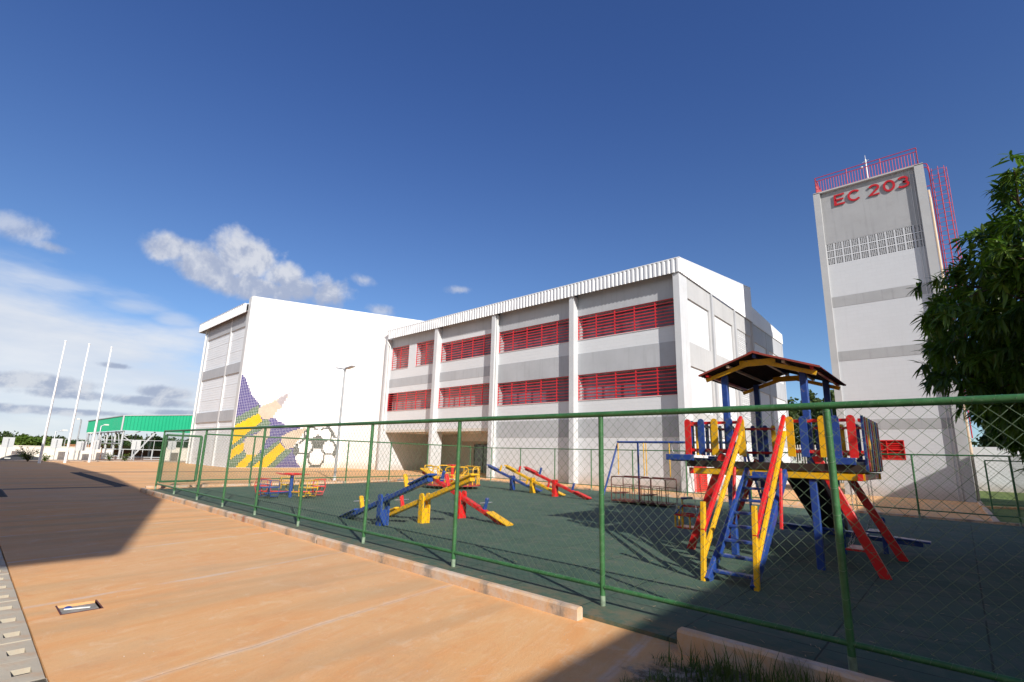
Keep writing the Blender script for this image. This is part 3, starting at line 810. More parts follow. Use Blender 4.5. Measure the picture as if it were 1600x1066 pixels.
b.build('infill_panel', M['white_y'], t)
def cobogo(b, y0, y1, z0, z1, x0, x1, cell=.4, bar=.05):
    ny = max(1, round((y1 - y0) / cell)); nz_ = max(1, round((z1 - z0) / cell))
    for i in range(ny * 3 + 1):
        y = y0 + (y1 - y0) * i / (ny * 3); w = bar if i % 3 == 0 else bar * .5
        b.box(x0, x1, y - w / 2, y + w / 2, z0, z1)
    for i in range(nz_ * 3 + 1):
        z = z0 + (z1 - z0) * i / (nz_ * 3); w = bar if i % 3 == 0 else bar * .5
        b.box(x0 + .004, x1 - .004, y0, y1, z - w / 2, z + w / 2)
    b.box(x0 - .1, x0 - .06, y0, y1, z0, z1, 1)
b = MB()
for z0, z1 in pr: cobogo(b, ep[2][0], ep[2][1], z0, z1, E1 - .14, E1 - .04)
b.build('vent_block_panel', [M['white_y'], M['inner']], t)
b = MB(); b.box(E1 - .05, E1 + .02, 23.95, 24.0, 0, 1.42); b.box(E1 - .05, E1 + .02, 25.55, 25.6, 0, 1.42)
b.box(E1 - .05, E1 + .02, 24.75, 24.8, 0, 1.42)
for i in range(15): b.box(E1 - .05, E1 + .015, 24, 25.55, .04 + i * .094, .10 + i * .094)
b.build('louvre_door', M['pred'], t)

# rear block, beyond the main one
t = thing('rear_block', 'grey rear school block standing in the shade behind the main block', 'building', (-20, 39.5, 0))
b = MB(); X_ = -9.62
ry = [(35.45, 35.8), (38.9, 39.4), (43.3, 43.62)]
for a, c in ry: b.box(X_ - .5, X_, a, c, 0, 11.0)
for a, c in ((35.8, 38.9), (39.4, 43.3)):
    for z0, z1 in ((2.7, 3.9), (6.3, 7.6), (9.7, 11.0)): b.box(X_ - .5, X_ - .02, a, c, z0, z1)
b.build('end_frame', M['grey'], t)
b = MB()
for a, c in ((35.8, 38.9), (39.4, 43.3)):
    for z0, z1 in ((0, 2.7), (3.9, 6.3), (7.6, 9.7)): b.box(X_ - .5, X_ - .08, a, c, z0, z1)
b.build('infill_panel', M['white_y'], t)
b = MB(); b.box(-30, X_ - .5, 35.5, 43.6, 0, 10.9); b.build('inner_block', M['lgrey'], t)
b = MB(); ribbed(b, (X_ + .02, 35.4), (0, 1), 8.25, 10.95, 12.2, 11.75, (1, 0), pitch=.22, depth=.03); b.prism([(35.4, 10.96), (43.65, 10.96), (43.65, 11.73), (35.4, 12.18)], 'x', -30, X_)
b.build('fascia', M['sheet'], t)

# ------------------------------------------------------------------ mural block
MX = -39.45
t = thing('mural_building', 'tall plain white school block with a tiled mural of pencils and a ball', 'building', (-44, 20, 0))
b = MB()
b.prism([(13.46, 0), (34.6, 0), (34.6, 15.32), (13.46, 13.12)], 'x', MX - .4, MX)
b.build('side_wall', M['white_tile'], t)
LX0 = -49.1
b = MB()
YG = 13.43
b.box(MX - .5, MX - .004, YG - .02, YG + .3, 0, 13.0); b.box(LX0, LX0 + .22, YG - .0, YG + .3, 0, 11.9); b.box(-43.35, -43.1, YG - .0, YG + .3, 0, 11.9)
b.build('pier', M['lgrey'], t)
for a, c in ((LX0 + .22, -43.35), (-43.1, MX - .5)):
    for z0, z1 in ((3.45, 4.28), (7.15, 7.95), (10.8, 12.1)): b = MB(); b.box(a, c, YG + .02, YG + .3, z0, z1); b.build('wall_band', M['grey'], t)
M['louv'] = paint('pale_louvre', (.76, .79, .825), .6, .03, 1.)
for a, c in ((LX0 + .22, -43.35), (-43.1, MX - .5)):
    for z0, z1 in ((0, 3.45), (4.28, 7.15), (7.95, 10.8)):
        b = MB(); b.box(a, c, YG + .12, YG + .2, z0, z1)
        n = int((z1 - z0) / .2)
        for i in range(n + 1):
            z = z0 + (z1 - z0) * i / n; b.box(a, c, YG + (.111 if i % 5 else .10), YG + .125, z - .02, z + .02)
        for i in range(1, 8):
            x = a + (c - a) * i / 8; b.box(x - .012, x + .012, YG + .155, YG + .162, z0, z1)
        b.build('louvre_panel', M['louv'], t)
b = MB(); b.box(LX0, MX - .4, YG + .32, 34.5, 0, 12.3); b.build('inner_block', M['lgrey'], t)
b = MB(); ribbed(b, (-50.6, YG - .34), (1, 0), 50.6 - 38.95 - .6, 11.72, 12.46, 12.46, (0, -1), pitch=.34, depth=.075)
b.box(-50.6, MX - .02, YG - .33, YG - .30, 11.74, 12.44)
b.prism([(YG - .34, 11.72), (34.6, 11.72), (34.6, 14.4), (YG - .34, 12.46)], 'x', -50.62, -50.56)
b.build('fascia', M['sheet'], t, fix=False)
b = MB(); RXX = MX - .41; b.add([(-50.6, YG - .42, 12.47), (RXX, YG - .42, 12.47), (RXX, 34.6, 14.6), (-50.6, 34.6, 14.6), (-50.6, YG - .38, 12.52), (RXX, YG - .38, 12.52), (RXX, 34.6, 14.65), (-50.6, 34.6, 14.65)],
      [(0, 3, 2, 1), (4, 5, 6, 7), (0, 1, 5, 4), (1, 2, 6, 5), (2, 3, 7, 6), (3, 0, 4, 7)])
b.build('roof', M['sheet'], t)
b = MB(); b.box(-50.5, MX - .5, YG - .28, YG, 11.9, 11.95); b.build('eaves', M['rust'], t)
b = MB(); b.tube([(-49.3, YG - .05, 0), (-49.3, YG - .05, 11.9)], .08, 10); b.build('downpipe', M['pvc'], t)
# the mural: square tiles stuck to the side wall
def inpoly(p, poly):
    x, y = p; c = False; j = len(poly) - 1
    for i in range(len(poly)):
        if (poly[i][1] > y) != (poly[j][1] > y) and x < (poly[j][0] - poly[i][0]) * (y - poly[i][1]) / (poly[j][1] - poly[i][1]) + poly[i][0]: c = not c
        j = i
    return c
pen1 = [(17.2, 5.86), (16.52, 5.48), (15.92, 5.06), (14.97, 4.52), (14.98, 4.13), (15.42, 3.63), (15.76, 3.65), (16.17, 3.88), (16.4, 4.4), (16.72, 4.68)]
lead = [(17.25, 5.95), (16.48, 5.46), (16.27, 5.15), (16.72, 4.76)]
yel = [[(14.98, 4.08), (15.43, 3.58), (13.4, 1.55), (13.4, 3.0)], [(14.2, 1.92), (14.32, 1.32), (13.4, .5), (13.4, 1.2)], [(14.59, .95), (15.24, .96), (14.49, -.1), (13.75, -.1)], [(16.96, 1.88), (17.42, 1.45), (16.0, -.1), (14.95, -.1)]]
cream = [pen1, [(15.63, 3.1), (16.02, 3.07), (16.01, 2.39), (15.62, 1.64), (15.41, 1.06), (15.06, .91), (14.59, .95), (14.31, 1.36), (14.21, 1.83), (14.42, 2.26), (15.04, 2.53)], [(18.9, 3.22), (17.96, 2.99), (17.04, 2.48), (16.94, 2.03), (17.41, 1.5), (17.98, 1.51), (18.24, 1.98), (18.7, 2.7)]]
outline = [(13.43, 6.9), (13.75, 6.65), (14.0, 6.1), (14.4, 5.4), (15.04, 4.73), (15.4, 3.9), (16.07, 3.92), (16.6, 3.62), (17.24, 3.35), (18.4, 3.25), (18.0, 2.2), (18.2, 1.3), (18.3, .7), (18.84, -.1), (13.43, -.1)]
greens = [[(13.43, 3.6), (14.95, 4.75), (14.99, 4.1), (13.43, 3.0)], [(13.43, 1.0), (13.43, 1.7), (15.43, 3.65), (15.8, 3.65), (16.1, 3.35), (15.3, 2.8), (14.3, 2.3), (14.15, 1.8)], [(13.43, -.1), (13.43, .55), (14.3, 1.3), (14.6, .9), (13.75, -.1)],
          [(14.4, -.1), (15.3, 1.0), (15.5, 1.1), (16.9, 2.2), (16.95, 1.9), (15.0, -.1)], [(15.95, -.1), (17.4, 1.5), (18.0, 1.5), (17.9, 1.2), (16.6, -.1)]]
BC, BR_ = (20.05, 1.55), 1.9
def seg(p, a, b):
    ax, ay = a; bx, by = b; px_, py_ = p
    tt = max(0, min(1, ((px_ - ax) * (bx - ax) + (py_ - ay) * (by - ay)) / ((bx - ax) ** 2 + (by - ay) ** 2)))
    return math.hypot(px_ - ax - tt * (bx - ax), py_ - ay - tt * (by - ay))
def rp(ang, r): return (BC[0] + r * math.cos(R(ang)), BC[1] + r * math.sin(R(ang)))
pent = [(20.05, 2.72), (20.72, 2.28), (20.45, 1.55), (19.68, 1.55), (19.4, 2.28)]
pen_in = pent
ball_lines = [((19.4, 2.28), (18.95, 2.35)), ((18.95, 2.35), (18.75, 2.85)), ((18.95, 2.35), (18.45, 1.95)), ((20.72, 2.28), (21.15, 2.35)), ((21.15, 2.35), (21.3, 2.9)), ((21.15, 2.35), (21.65, 1.95)),
    ((18.75, 2.85), (19.3, 3.35)), ((19.3, 3.35), (19.85, 3.15)), ((21.3, 2.9), (20.85, 3.35)), ((20.85, 3.35), (20.3, 3.2)), ((20.45, 1.55), (20.75, 1.15)), ((19.68, 1.55), (19.35, 1.15)),
    ((20.75, 1.15), (21.5, 1.15)), ((19.35, 1.15), (18.5, 1.15)), ((20.75, 1.15), (20.7, .55)), ((19.35, 1.15), (19.4, .55)), ((20.7, .55), (20.4, .2)), ((19.4, .55), (19.65, .2))]
ball_blacks = [pent, [(20.85, 3.45), (21.15, 3.3), (21.75, 2.5), (21.5, 2.45), (20.95, 3.15)], [(21.5, 1.95), (21.95, 1.95), (21.9, 1.2), (21.6, .8), (21.45, 1.15), (21.6, 1.6)], [(19.3, -.1), (19.65, .25), (20.4, .25), (20.75, -.1)], [(18.2, .9), (18.5, 1.15), (18.45, 1.95), (18.15, 1.9), (18.05, 1.3)]]
TS = .118
b = MB()
bn = MB()
y = 13.46
import itertools
ny, nz_ = int((22.2 - 13.46) / TS), int(7.0 / TS)
for i in range(ny):
    for j in range(nz_):
        cy_, cz_ = 13.46 + (i + .5) * TS, .03 + (j + .5) * TS
        p = (cy_, cz_); k = None
        if inpoly(p, lead): k = 4
        elif any(inpoly(p, q) for q in cream): k = 3
        elif any(inpoly(p, q) for q in yel): k = 2
        elif inpoly(p, outline): k = 1 if any(inpoly(p, q) for q in greens) else 0
        if k in (None, 0, 1) or k is None:
            if any(inpoly(p, q) for q in ball_blacks): k = 5
            elif min(seg(p, *q) for q in ball_lines) < .085 and cz_ < 3.5: k = 5
            elif math.hypot(cy_ - BC[0], cz_ - BC[1]) < BR_ and k in (0, 1): k = None
        if k is None: continue
        gp = .0075 if k in (0, 1, 5) else .002
        b.box(MX - .001, MX + .008, cy_ - TS / 2 + gp, cy_ + TS / 2 - gp, cz_ - TS / 2 + gp, cz_ + TS / 2 - gp, k)
b.build('mural', [M['t_purple'], M['t_green'], M['t_yellow'], M['t_cream'], M['t_lead'], M['t_black']], t, fix=False)

# ------------------------------------------------------------------ tower
TY = 31.66
t = thing('water_tower', 'tall grey and white tower with red roof railing', 'tower', (-2.2, 34.2, 0))
TX0, TX1, TD = -4.67, .34, 36.6
b = MB(); b.box(TX0, -4.34, TY, TY + .5, 0, 17.2); b.box(-.04, TX1, TY, TY + .5, 0, 17.2); b.build('pier', M['tpier'], t)
b = MB()
yw = TY + .20
b.box(-4.34, -.04, yw, yw + .25, 3.88, 7.08); b.box(-4.34, -.04, yw, yw + .25, 7.62, 10.16); b.box(-4.34, -.04, yw, yw + .25, 10.76, 12.68)
b.box(-4.34, -3.4, yw, yw + .25, 0, 3.36); b.box(-2.0, -.04, yw, yw + .25, 0, 3.36); b.box(-3.4, -2.0, yw, yw + .25, 0, 1.85); b.box(-3.4, -2.0, yw, yw + .25, 2.8, 3.36)
b.build('wall', M['tower_x'], t)
for z0, z1 in ((3.36, 3.88), (7.08, 7.62), (10.16, 10.76), (13.98, 17.16)): b = MB(); b.box(-4.34, -.04, yw - .012, yw + .25, z0, z1); b.build('wall_band', M['tgrey'], t)
b = MB()
# pierced concrete blocks: two sheets of bars with a near-black sheet behind for the shade inside
z0, z1 = 12.68, 13.98
nbk = 11
for i in range(nbk + 1):
    x = -4.34 + 4.3 * i / nbk; b.box(x - .038, x + .038, yw, yw + .03, z0, z1)
for i in range(4):
    z = z0 + (z1 - z0) * i / 3; b.box(-4.34, -.04, yw + .002, yw + .028, z - .036, z + .036)
for i in range(nbk):
    for k in range(1, 4):
        x = -4.34 + 4.3 * (i + .10 + .80 * k / 4) / nbk; b.box(x - .012, x + .012, yw + .004, yw + .026, z0, z1)
for i in range(3):
    for k in range(1, 5):
        z = z0 + (z1 - z0) * (i + .08 + .84 * k / 5) / 3; b.box(-4.34, -.04, yw + .006, yw + .024, z - .012, z + .012)
b.build('vent_block_panel', M['tower_x'], t)
b = MB(); b.box(-4.3, -.1, yw + .2, yw + .24, z0, z1); b.build('void', M['void'], t)
b = MB(); b.box(TX0 + .02, TX1 - .02, TY + .5, TD, 0, 17.18); b.build('shaft', M['tpier'], t)
b = MB(); b.box(TX0, TX1, TY + .0, TD, 17.16, 17.24); b.build('roof_slab', M['tpier'], t)
b = MB()
for i in range(10): b.add([(-3.4, yw + .02, 1.9 + i * .09), (-2.0, yw + .02, 1.9 + i * .09), (-2.0, yw + .10, 1.97 + i * .09), (-3.4, yw + .10, 1.97 + i * .09)], [(0, 1, 2, 3)])
for x in (-3.4, -2.72, -2.04): b.box(x, x + .04, yw - .02, yw + .05, 1.85, 2.8)
b.box(-3.4, -2, yw - .02, yw + .05, 1.83, 1.88); b.box(-3.4, -2, yw - .02, yw + .05, 2.77, 2.81); b.box(-3.4, -2, yw - .02, yw + .04, 2.3, 2.34); b.box(-3.4, -2, yw + .15, yw + .2, 1.85, 2.8, 1)
b.build('louvre_window', [M['pred'], M['dark']], t)
# railing
b = MB()
def railing(b, P0, P1, z0, h, n, posts=3):
    P0, P1 = Vector(P0), Vector(P1)
    for zz_ in (z0 + .03, z0 + h * .78, z0 + h): b.tube([(P0.x, P0.y, zz_), (P1.x, P1.y, zz_)], .022, 8)
    for i in range(n + 1):
        p = P0.lerp(P1, i / n); main = i % max(1, n // posts) == 0
        b.tube([(p.x, p.y, z0), (p.x, p.y, z0 + (h if main else h * .78))], .024 if main else .014, 8)
for a, c, n in (((-4.5, 31.75), (.15, 31.75), 36), ((.15, 31.75), (.15, 36.4), 36), ((.15, 36.4), (-4.5, 36.4), 36), ((-4.5, 36.4), (-4.5, 31.75), 36)):
    railing(b, (*a, 0), (*c, 0), 17.24, .98, n)
b.build('railing', M['rail'], t)
b = MB(); b.tube([(-2.05, 32.3, 17.24), (-2.05, 32.3, 18.75)], .035, 8); b.tube([(-2.2, 32.3, 18.6), (-1.9, 32.3, 18.68)], .012, 6); b.tube([(-2.05, 32.3, 18.75), (-2.05, 32.3, 19.0)], .012, 6); b.sphere((-2.25, 32.2, 18.25), .07)
b.build('lightning_rod', M['pvc'], t)
b = MB()
for x in (-.27, -.13): b.tube([(x, TY + .17, 0), (x, TY + .17, 17.0)], .014, 8)
b.build('conduit', M['lgrey'], t)
b = MB(); b.tube([(.42, TY + 1.0, 0), (.42, TY + 1.0, 15.6)], .06, 10); b.tube([(.42, TY + 1.0, 15.6), (.42, TY + 1.6, 16.3), (.2, TY + 1.8, 16.3)], .05, 8); b.build('downpipe', M['pvcb'], t)
# caged ladder on the right side
b = MB(); LY = 34.0
for y_ in (LY - .22, LY + .22): b.tube([(.56, y_, 3), (.56, y_, 17.9), (.50, y_, 18.15), (.36, y_, 18.2), (.25, y_, 18.1), (.22, y_, 17.3)], .024, 8)
for i in range(50): b.tube([(.56, LY - .22, 3.1 + i * .3), (.56, LY + .22, 3.1 + i * .3)], .013, 6)
for i in range(5): b.tube([(.56, LY - .22, 4 + i * 3.2), (.3, LY - .22, 4 + i * 3.2)], .02, 6)
lad = b.build('ladder', M['rail'], t)
b = MB(); rc = .38; cxx = .90
for i in range(26):
    z = 4.6 + i * .52
    b.tube([(cxx + rc * math.cos(a), LY + rc * math.sin(a), z) for a in (R(-145) + R(290) * k / 14 for k in range(15))], .012, 5)
for k in range(7):
    a = R(-130) + R(260) * k / 6
    b.tube([(cxx + rc * math.cos(a), LY + rc * math.sin(a), 4.6), (cxx + rc * math.cos(a), LY + rc * math.sin(a), 17.75)], .014, 5)
b.build('ladder_cage', M['rail'], lad)
# raised letters, each its own part of the tower
def stroke_letter(paths, x0, sx, z0, sz, wdt):
    b = MB()
    for path, closed in paths:
        pts = [(x0 + p[0] * sx, z0 + p[1] * sz) for p in path]; n = len(pts); L = []; Rr = []
        for i in range(n):
            a = pts[i - 1] if (i or closed) else pts[i]; c = pts[(i + 1) % n] if (i < n - 1 or closed) else pts[i]
            if not closed and i == 0: a = pts[0]
            d = Vector((c[0] - a[0], c[1] - a[1])).normalized(); nn = Vector((-d.y, d.x)) * wdt / 2
            # mitre
            if 0 < i < n - 1 or closed:
                d1 = Vector((pts[i][0] - a[0], pts[i][1] - a[1])).normalized(); cosv = max(.55, d1.dot(d)); nn = nn / cosv
            L.append((pts[i][0] + nn.x, pts[i][1] + nn.y)); Rr.append((pts[i][0] - nn.x, pts[i][1] - nn.y))
        v = []
        for l, r_ in zip(L, Rr): v += [(l[0], yl0, l[1]), (r_[0], yl0, r_[1]), (l[0], yl1, l[1]), (r_[0], yl1, r_[1])]
        f = []
        rng = range(n if closed else n - 1)
        for i in rng:
            a, c = 4 * i, 4 * ((i + 1) % n)
            f += [(a, a + 1, c + 1, c), (a + 2, c + 2, c + 3, a + 3), (a, c, c + 2, a + 2), (a + 1, a + 3, c + 3, c + 1)]
        if not closed: f += [(0, 2, 3, 1), (4 * n - 4, 4 * n - 3, 4 * n - 1, 4 * n - 2)]
        b.add(v, f)
    return b
yl0, yl1 = yw - .085, yw - .045
def arc(cx_, cz_, rx, rz, a0, a1, n=14): return [(cx_ + rx * math.cos(R(a0 + (a1 - a0) * i / n)), cz_ + rz * math.sin(R(a0 + (a1 - a0) * i / n))) for i in range(n + 1)]
glyph = {
 'E': [([(.95, .07), (.08, .07), (.08, .93), (.95, .93)], False), ([(.1, .5), (.85, .5)], False)],
 'C': [(arc(.52, .5, .44, .43, 42, 318, 18), False)],
 '2': [(arc(.5, .70, .38, .23, 165, -40, 10) + [(.12, .07), (.93, .07)], False)],
 '0': [(arc(.5, .5, .38, .43, 0, 342, 19), True)],
 '3': [(arc(.44, .715, .37, .215, 150, -88, 10), False), (arc(.44, .285, .42, .215, 88, -152, 11), False)]}
for ch, x0, sx in (('E', -3.68, .52), ('C', -3.04, .62), ('2', -2.08, .52), ('0', -1.44, .56), ('3', -.80, .52)):
    stroke_letter(glyph[ch], x0, sx, 16.18, .66, .102).build('letter', M['sign'], t)

# ------------------------------------------------------------------ lamp post, flagpoles
t = thing('lamp_post', 'tall grey double headed lamp post in front of the white mural wall', 'lamp post', (-23.3, 12.92, 0))
b = MB(); b.tube([(-23.3, 12.92, 0), (-23.3, 12.92, 5.65)], .065, 12, r2=.045); b.build('pole', M['steel'], t)
b = MB(); b.cyl(-23.3, 12.92, 0, .22, .085); b.build('pole_base', M['lgrey'], t)
for s_, z in ((-1, 5.76), (1, 5.70)):
    b = MB(); b.tube([(-23.3, 12.92, 5.62), (-23.3 + .2 * s_, 12.92, 5.68)], .028, 8)
    b.add([(-23.3 + s_ * .15, 12.80, 5.66), (-23.3 + s_ * .85, 12.80, z + .02), (-23.3 + s_ * .85, 13.04, z + .02), (-23.3 + s_ * .15, 13.04, 5.66), (-23.3 + s_ * .15, 12.83, 5.73), (-23.3 + s_ * .8, 12.83, z + .07), (-23.3 + s_ * .8, 13.01, z + .07), (-23.3 + s_ * .15, 13.01, 5.73)],
      [(0, 1, 2, 3), (4, 7, 6, 5), (0, 4, 5, 1), (1, 5, 6, 2), (2, 6, 7, 3), (3, 7, 4, 0)])
    b.build('lamp_head', M['steel'], t)
for (x, y, z, lb) in ((-50.44, 7.01, 9.16, 'rightmost of the three bare white flagpoles, nearest the green canopy'), (-48.49, 5.37, 8.87, 'middle one of the three bare white flagpoles'), (-47.44, 3.91, 8.68, 'leftmost of the three bare white flagpoles, foot in the shade')):
    t = thing('flagpole', lb, 'flagpole', (x, y, 0), 'flagpoles on the plaza')
    b = MB(); b.tube([(x, y, 0), (x, y, z)], .085, 12, r2=.04); b.build('pole', M['pole'], t)
    b = MB(); b.sphere((x, y, z + .05), .075); b.tube([(x + .14, y, 1.1), (x + .09, y + .02, z - .1)], .012, 5); b.build('halyard', M['pole'], t)

# ------------------------------------------------------------------ seesaws
def round_slat(b, x, y, z0, z1, w, th, axis='x', tilt=0.):
    """picket with a rounded top; face spans 'axis'"""
    n = 7; prof = [(-w / 2, z0), (w / 2, z0)] + [(w / 2 * math.cos(R(180 * k / n)), z1 - w / 2 + w / 2 * math.sin(R(180 * k / n))) for k in range(n + 1)]
    if axis == 'x': b.prism([(x + p[0] + (p[1] - z0) * tilt, p[1]) for p in prof], 'y', y - th / 2, y + th / 2)
    else: b.prism([(y + p[0], p[1]) for p in prof], 'x', x - th / 2, x + th / 2)
def make_seesaw(c_plank, c_seat0, c_seat1, c_h0, c_h1, tilt, y, low, label, group, x, second=None):
    """plank along x; tilt>0 raises the +x end"""
    t = thing('seesaw', label, 'seesaw', (x, y, 0), group)
    hz = .52; L = 1.52; a = tilt
    d = Vector((math.cos(a), 0, math.sin(a))); u = Vector((-math.sin(a), 0, math.cos(a))); C = Vector((x, y, hz))
    b = MB()
    for q in (-.088, .088): round_slat(b, x, y + q, .02, .65, .135, .04)
    b.box(x - .05, x + .05, y - .066, y + .066, .02, .34)
    b.tube([(x, y - .125, hz), (x, y + .125, hz)], .014, 8)
    b.build('support_post', c_plank, t)
    b = MB(); b.beam(C - d * L, C + d * L, .125, .095, (0, 1, 0), bev=.012); b.build('plank', c_plank, t)
    for s_, cs, ch in ((-1, c_seat0, c_h0), (1, c_seat1, c_h1)):
        p = C + d * (s_ * 1.28) + u * .062
        b = MB(); b.beam(p - d * .30, p + d * .33, .23, .035, (0, 1, 0), bev=.012); so = b.build('seat', cs, t)
        p = C + d * (s_ * .80) + u * .03
        b = MB(); b.beam(p, p + u * .24, .09, .06, (0, 1, 0), bev=.015); b.sphere(p + u * .25, .05, sz=.7)
        ho = b.build('handle_block', ch, t)
        b = MB(); q = p + u * .17; b.tube([q - Vector((0, .19, 0)), q + Vector((0, .19, 0))], .011, 8); b.build('handle', M['chain'], ho)
    return t
Gs = 'seesaws on the rubber floor'
r_, y_, bl = M['pred'], M['pyel'], M['pblu']
make_seesaw(bl, bl, bl, y_, y_, .335, 6.02, 0, 'nearest seesaw, blue plank with yellow handle blocks, low end left', Gs, -8.8)
make_seesaw(y_, y_, y_, r_, r_, .335, 6.92, 0, 'yellow seesaw with red handle blocks just behind the near blue one', Gs, -8.6)
make_seesaw(r_, y_, y_, bl, bl, -.335, 8.12, 0, 'red seesaw with yellow seats and its low end pointing right', Gs, -8.75)
make_seesaw(bl, bl, bl, y_, y_, -.30, 16.3, 0, 'far blue seesaw, leftmost of the rear row by the white wall', Gs, -14.38)
make_seesaw(y_, y_, y_, r_, r_, -.32, 15.8, 0, 'far yellow seesaw in the middle of the rear row', Gs, -12.86)
make_seesaw(r_, r_, r_, bl, bl, -.31, 15.3, 0, 'far red seesaw at the right end of the rear row', Gs, -11.36)
# level blue seesaw in the shade behind the play tower
t = thing('seesaw', 'level blue seesaw in the shade behind the red plank swing', 'seesaw', (-1.1, 10.95, 0), Gs)
b = MB(); b.beam((-1.12, 10.95, .02), (-1.12, 10.95, .60), .07, .06, bev=.01); b.sphere((-1.12, 10.9, .60), .045); b.build('support_post', bl, t)
b = MB(); b.beam((-2.75, 11.05, .30), (-.62, 11.05, .24), .13, .07, (0, 1, 0), bev=.012); b.build('plank', bl, t)
for x0, x1, z0, z1 in ((-2.78, -1.35, .355, .315), (-1.0, -.52, .305, .285)):
    b = MB(); b.beam((x0, 11.05, z0), (x1, 11.05, z1), .22, .03, (0, 1, 0), bev=.01); b.build('seat', bl, t)

# ------------------------------------------------------------------ merry-go-rounds
cx_, cy_ = -15.38, 7.1
t = thing('merry_go_round', 'small carousel with four chairs round a blue post and red hand wheel', 'carousel', (cx_, cy_, 0))
b = MB(); b.cyl(cx_, cy_, .03, .70, .055); b.build('centre_post', bl, t)
b = MB()
b.tube([(cx_ + .26 * math.cos(a), cy_ + .26 * math.sin(a), .74) for a in (R(20 * k) for k in range(18))], .018, 8, closed=True)
for k in range(4):
    a = R(90 * k + 30); b.beam((cx_, cy_, .70), (cx_ + .56 * math.cos(a), cy_ + .56 * math.sin(a), .745), .10, .02, (-math.sin(a), math.cos(a), 0), bev=.004)
b.build('hand_wheel', r_, t)
for k, (cm, a) in enumerate(((r_, 232), (bl, 290), (y_, 12), (r_, 66), (y_, 165))):
    a = R(a); ux, uy = math.cos(a), math.sin(a); vx, vy = -uy, ux
    def Q(r0, w, z): return (cx_ + ux * r0 + vx * w, cy_ + uy * r0 + vy * w, z)
    b = MB()
    b.tube([Q(.06, 0, .20), Q(.95, 0, .20)], .022, 8)
    b.add([Q(.62, -.19, .36), Q(1.0, -.19, .36), Q(1.0, .19, .36), Q(.62, .19, .36), Q(.62, -.19, .39), Q(1.0, -.19, .39), Q(1.0, .19, .39), Q(.62, .19, .39)], [(0, 3, 2, 1), (4, 5, 6, 7), (0, 1, 5, 4), (1, 2, 6, 5), (2, 3, 7, 6), (3, 0, 4, 7)])
    for w in (-.19, .19):
        b.tube([Q(.66, w, .12), Q(.62, w, .36), Q(.66, w, .56), Q(.96, w, .58), Q(1.0, w, .38), Q(.92, w, .12), Q(.66, w, .12)], .011, 6)
    for z in (.46, .58): b.tube([Q(.98, -.19, z), Q(1.0, 0, z + .01), Q(.98, .19, z)], .012, 6)
    b.tube([Q(.7, -.19, .12), Q(.7, .19, .12)], .011, 6); b.tube([Q(.85, 0, .20), Q(.85, 0, .36)], .018, 6)
    b.build('chair', cm, t)
cx_, cy_ = -16.55, 14.75
t = thing('merry_go_round', 'large yellow railed merry-go-round with red deck and centre post', 'carousel', (cx_, cy_, 0))
b = MB(); b.cyl(cx_, cy_, .16, .21, 1.25, 40); b.cyl(cx_, cy_, .03, .16, .25, 16); b.build('deck', paint('worn_red_deck', (.42, .05, .04), .5, .3, 3), t)
b = MB(); b.cyl(cx_, cy_, .2, 1.02, .07); b.tube([(cx_ + .22 * math.cos(R(30 * k)), cy_ + .22 * math.sin(R(30 * k)), 1.0) for k in range(12)], .02, 6, closed=True); b.build('centre_post', r_, t)
for k in range(6):
    a0, a1 = R(60 * k + 5), R(60 * k + 52); rr = 1.2
    def Pc(a, z, r0=rr): return (cx_ + r0 * math.cos(a), cy_ + r0 * math.sin(a), z)
    b = MB(); am = [a0 + (a1 - a0) * q / 6 for q in range(7)]
    b.tube([Pc(a0, .2), Pc(a0, .86), Pc(a0 + .05, .93)] + [Pc(q, .95) for q in am[1:-1]] + [Pc(a1 - .05, .93), Pc(a1, .86), Pc(a1, .2)], .024, 8)
    b.tube([Pc(q, .62) for q in am], .018, 8)
    for q in (am[2], am[4]): b.tube([Pc(q, .62), Pc(q, .2)], .016, 6)
    b.tube([Pc(a0, .86), Pc(a0, .80, .7), Pc(a0, .3, .2)], .018, 8)
    b.build('hand_rail', y_, t)
    am2 = (a0 + a1) / 2
    b = MB(); b.beam(Pc(a0 + .1, .48, 1.0), Pc(a1 - .1, .48, 1.0), .2, .03, (math.cos(am2), math.sin(am2), 0), bev=.006); b.build('bench', y_, t)

# ------------------------------------------------------------------ glider swing frame at the back
t = thing('swing_frame', 'tall blue tube swing frame behind the play tower, beam at fence height', 'swing frame', (-7, 15.6, 0))
b = MB(); b.tube([(-8.88, 15.6, 2.06), (-4.6, 15.6, 2.06)], .038, 10)
b.build('top_beam', bl, t)
for (a, c, mt) in (((-8.85, 15.6, 2.06), (-9.15, 14.95, 0.03), bl), ((-8.2, 15.8, 2.06), (-8.6, 16.6, .03), M['pblu']), ((-4.7, 15.6, 2.06), (-4.4, 14.95, .03), bl), ((-4.7, 15.6, 2.06), (-4.4, 16.3, .03), bl)):
    b = MB(); b.tube([a, c], .034, 10); b.build('leg', mt, t)
b = MB(); b.tube([(-6.9, 15.6, 2.03), (-6.88, 15.6, 1.78), (-6.76, 15.6, 1.66), (-6.66, 15.6, 1.75), (-6.68, 15.6, 2.03)], .008, 6); b.build('chain', M['steel'], t)
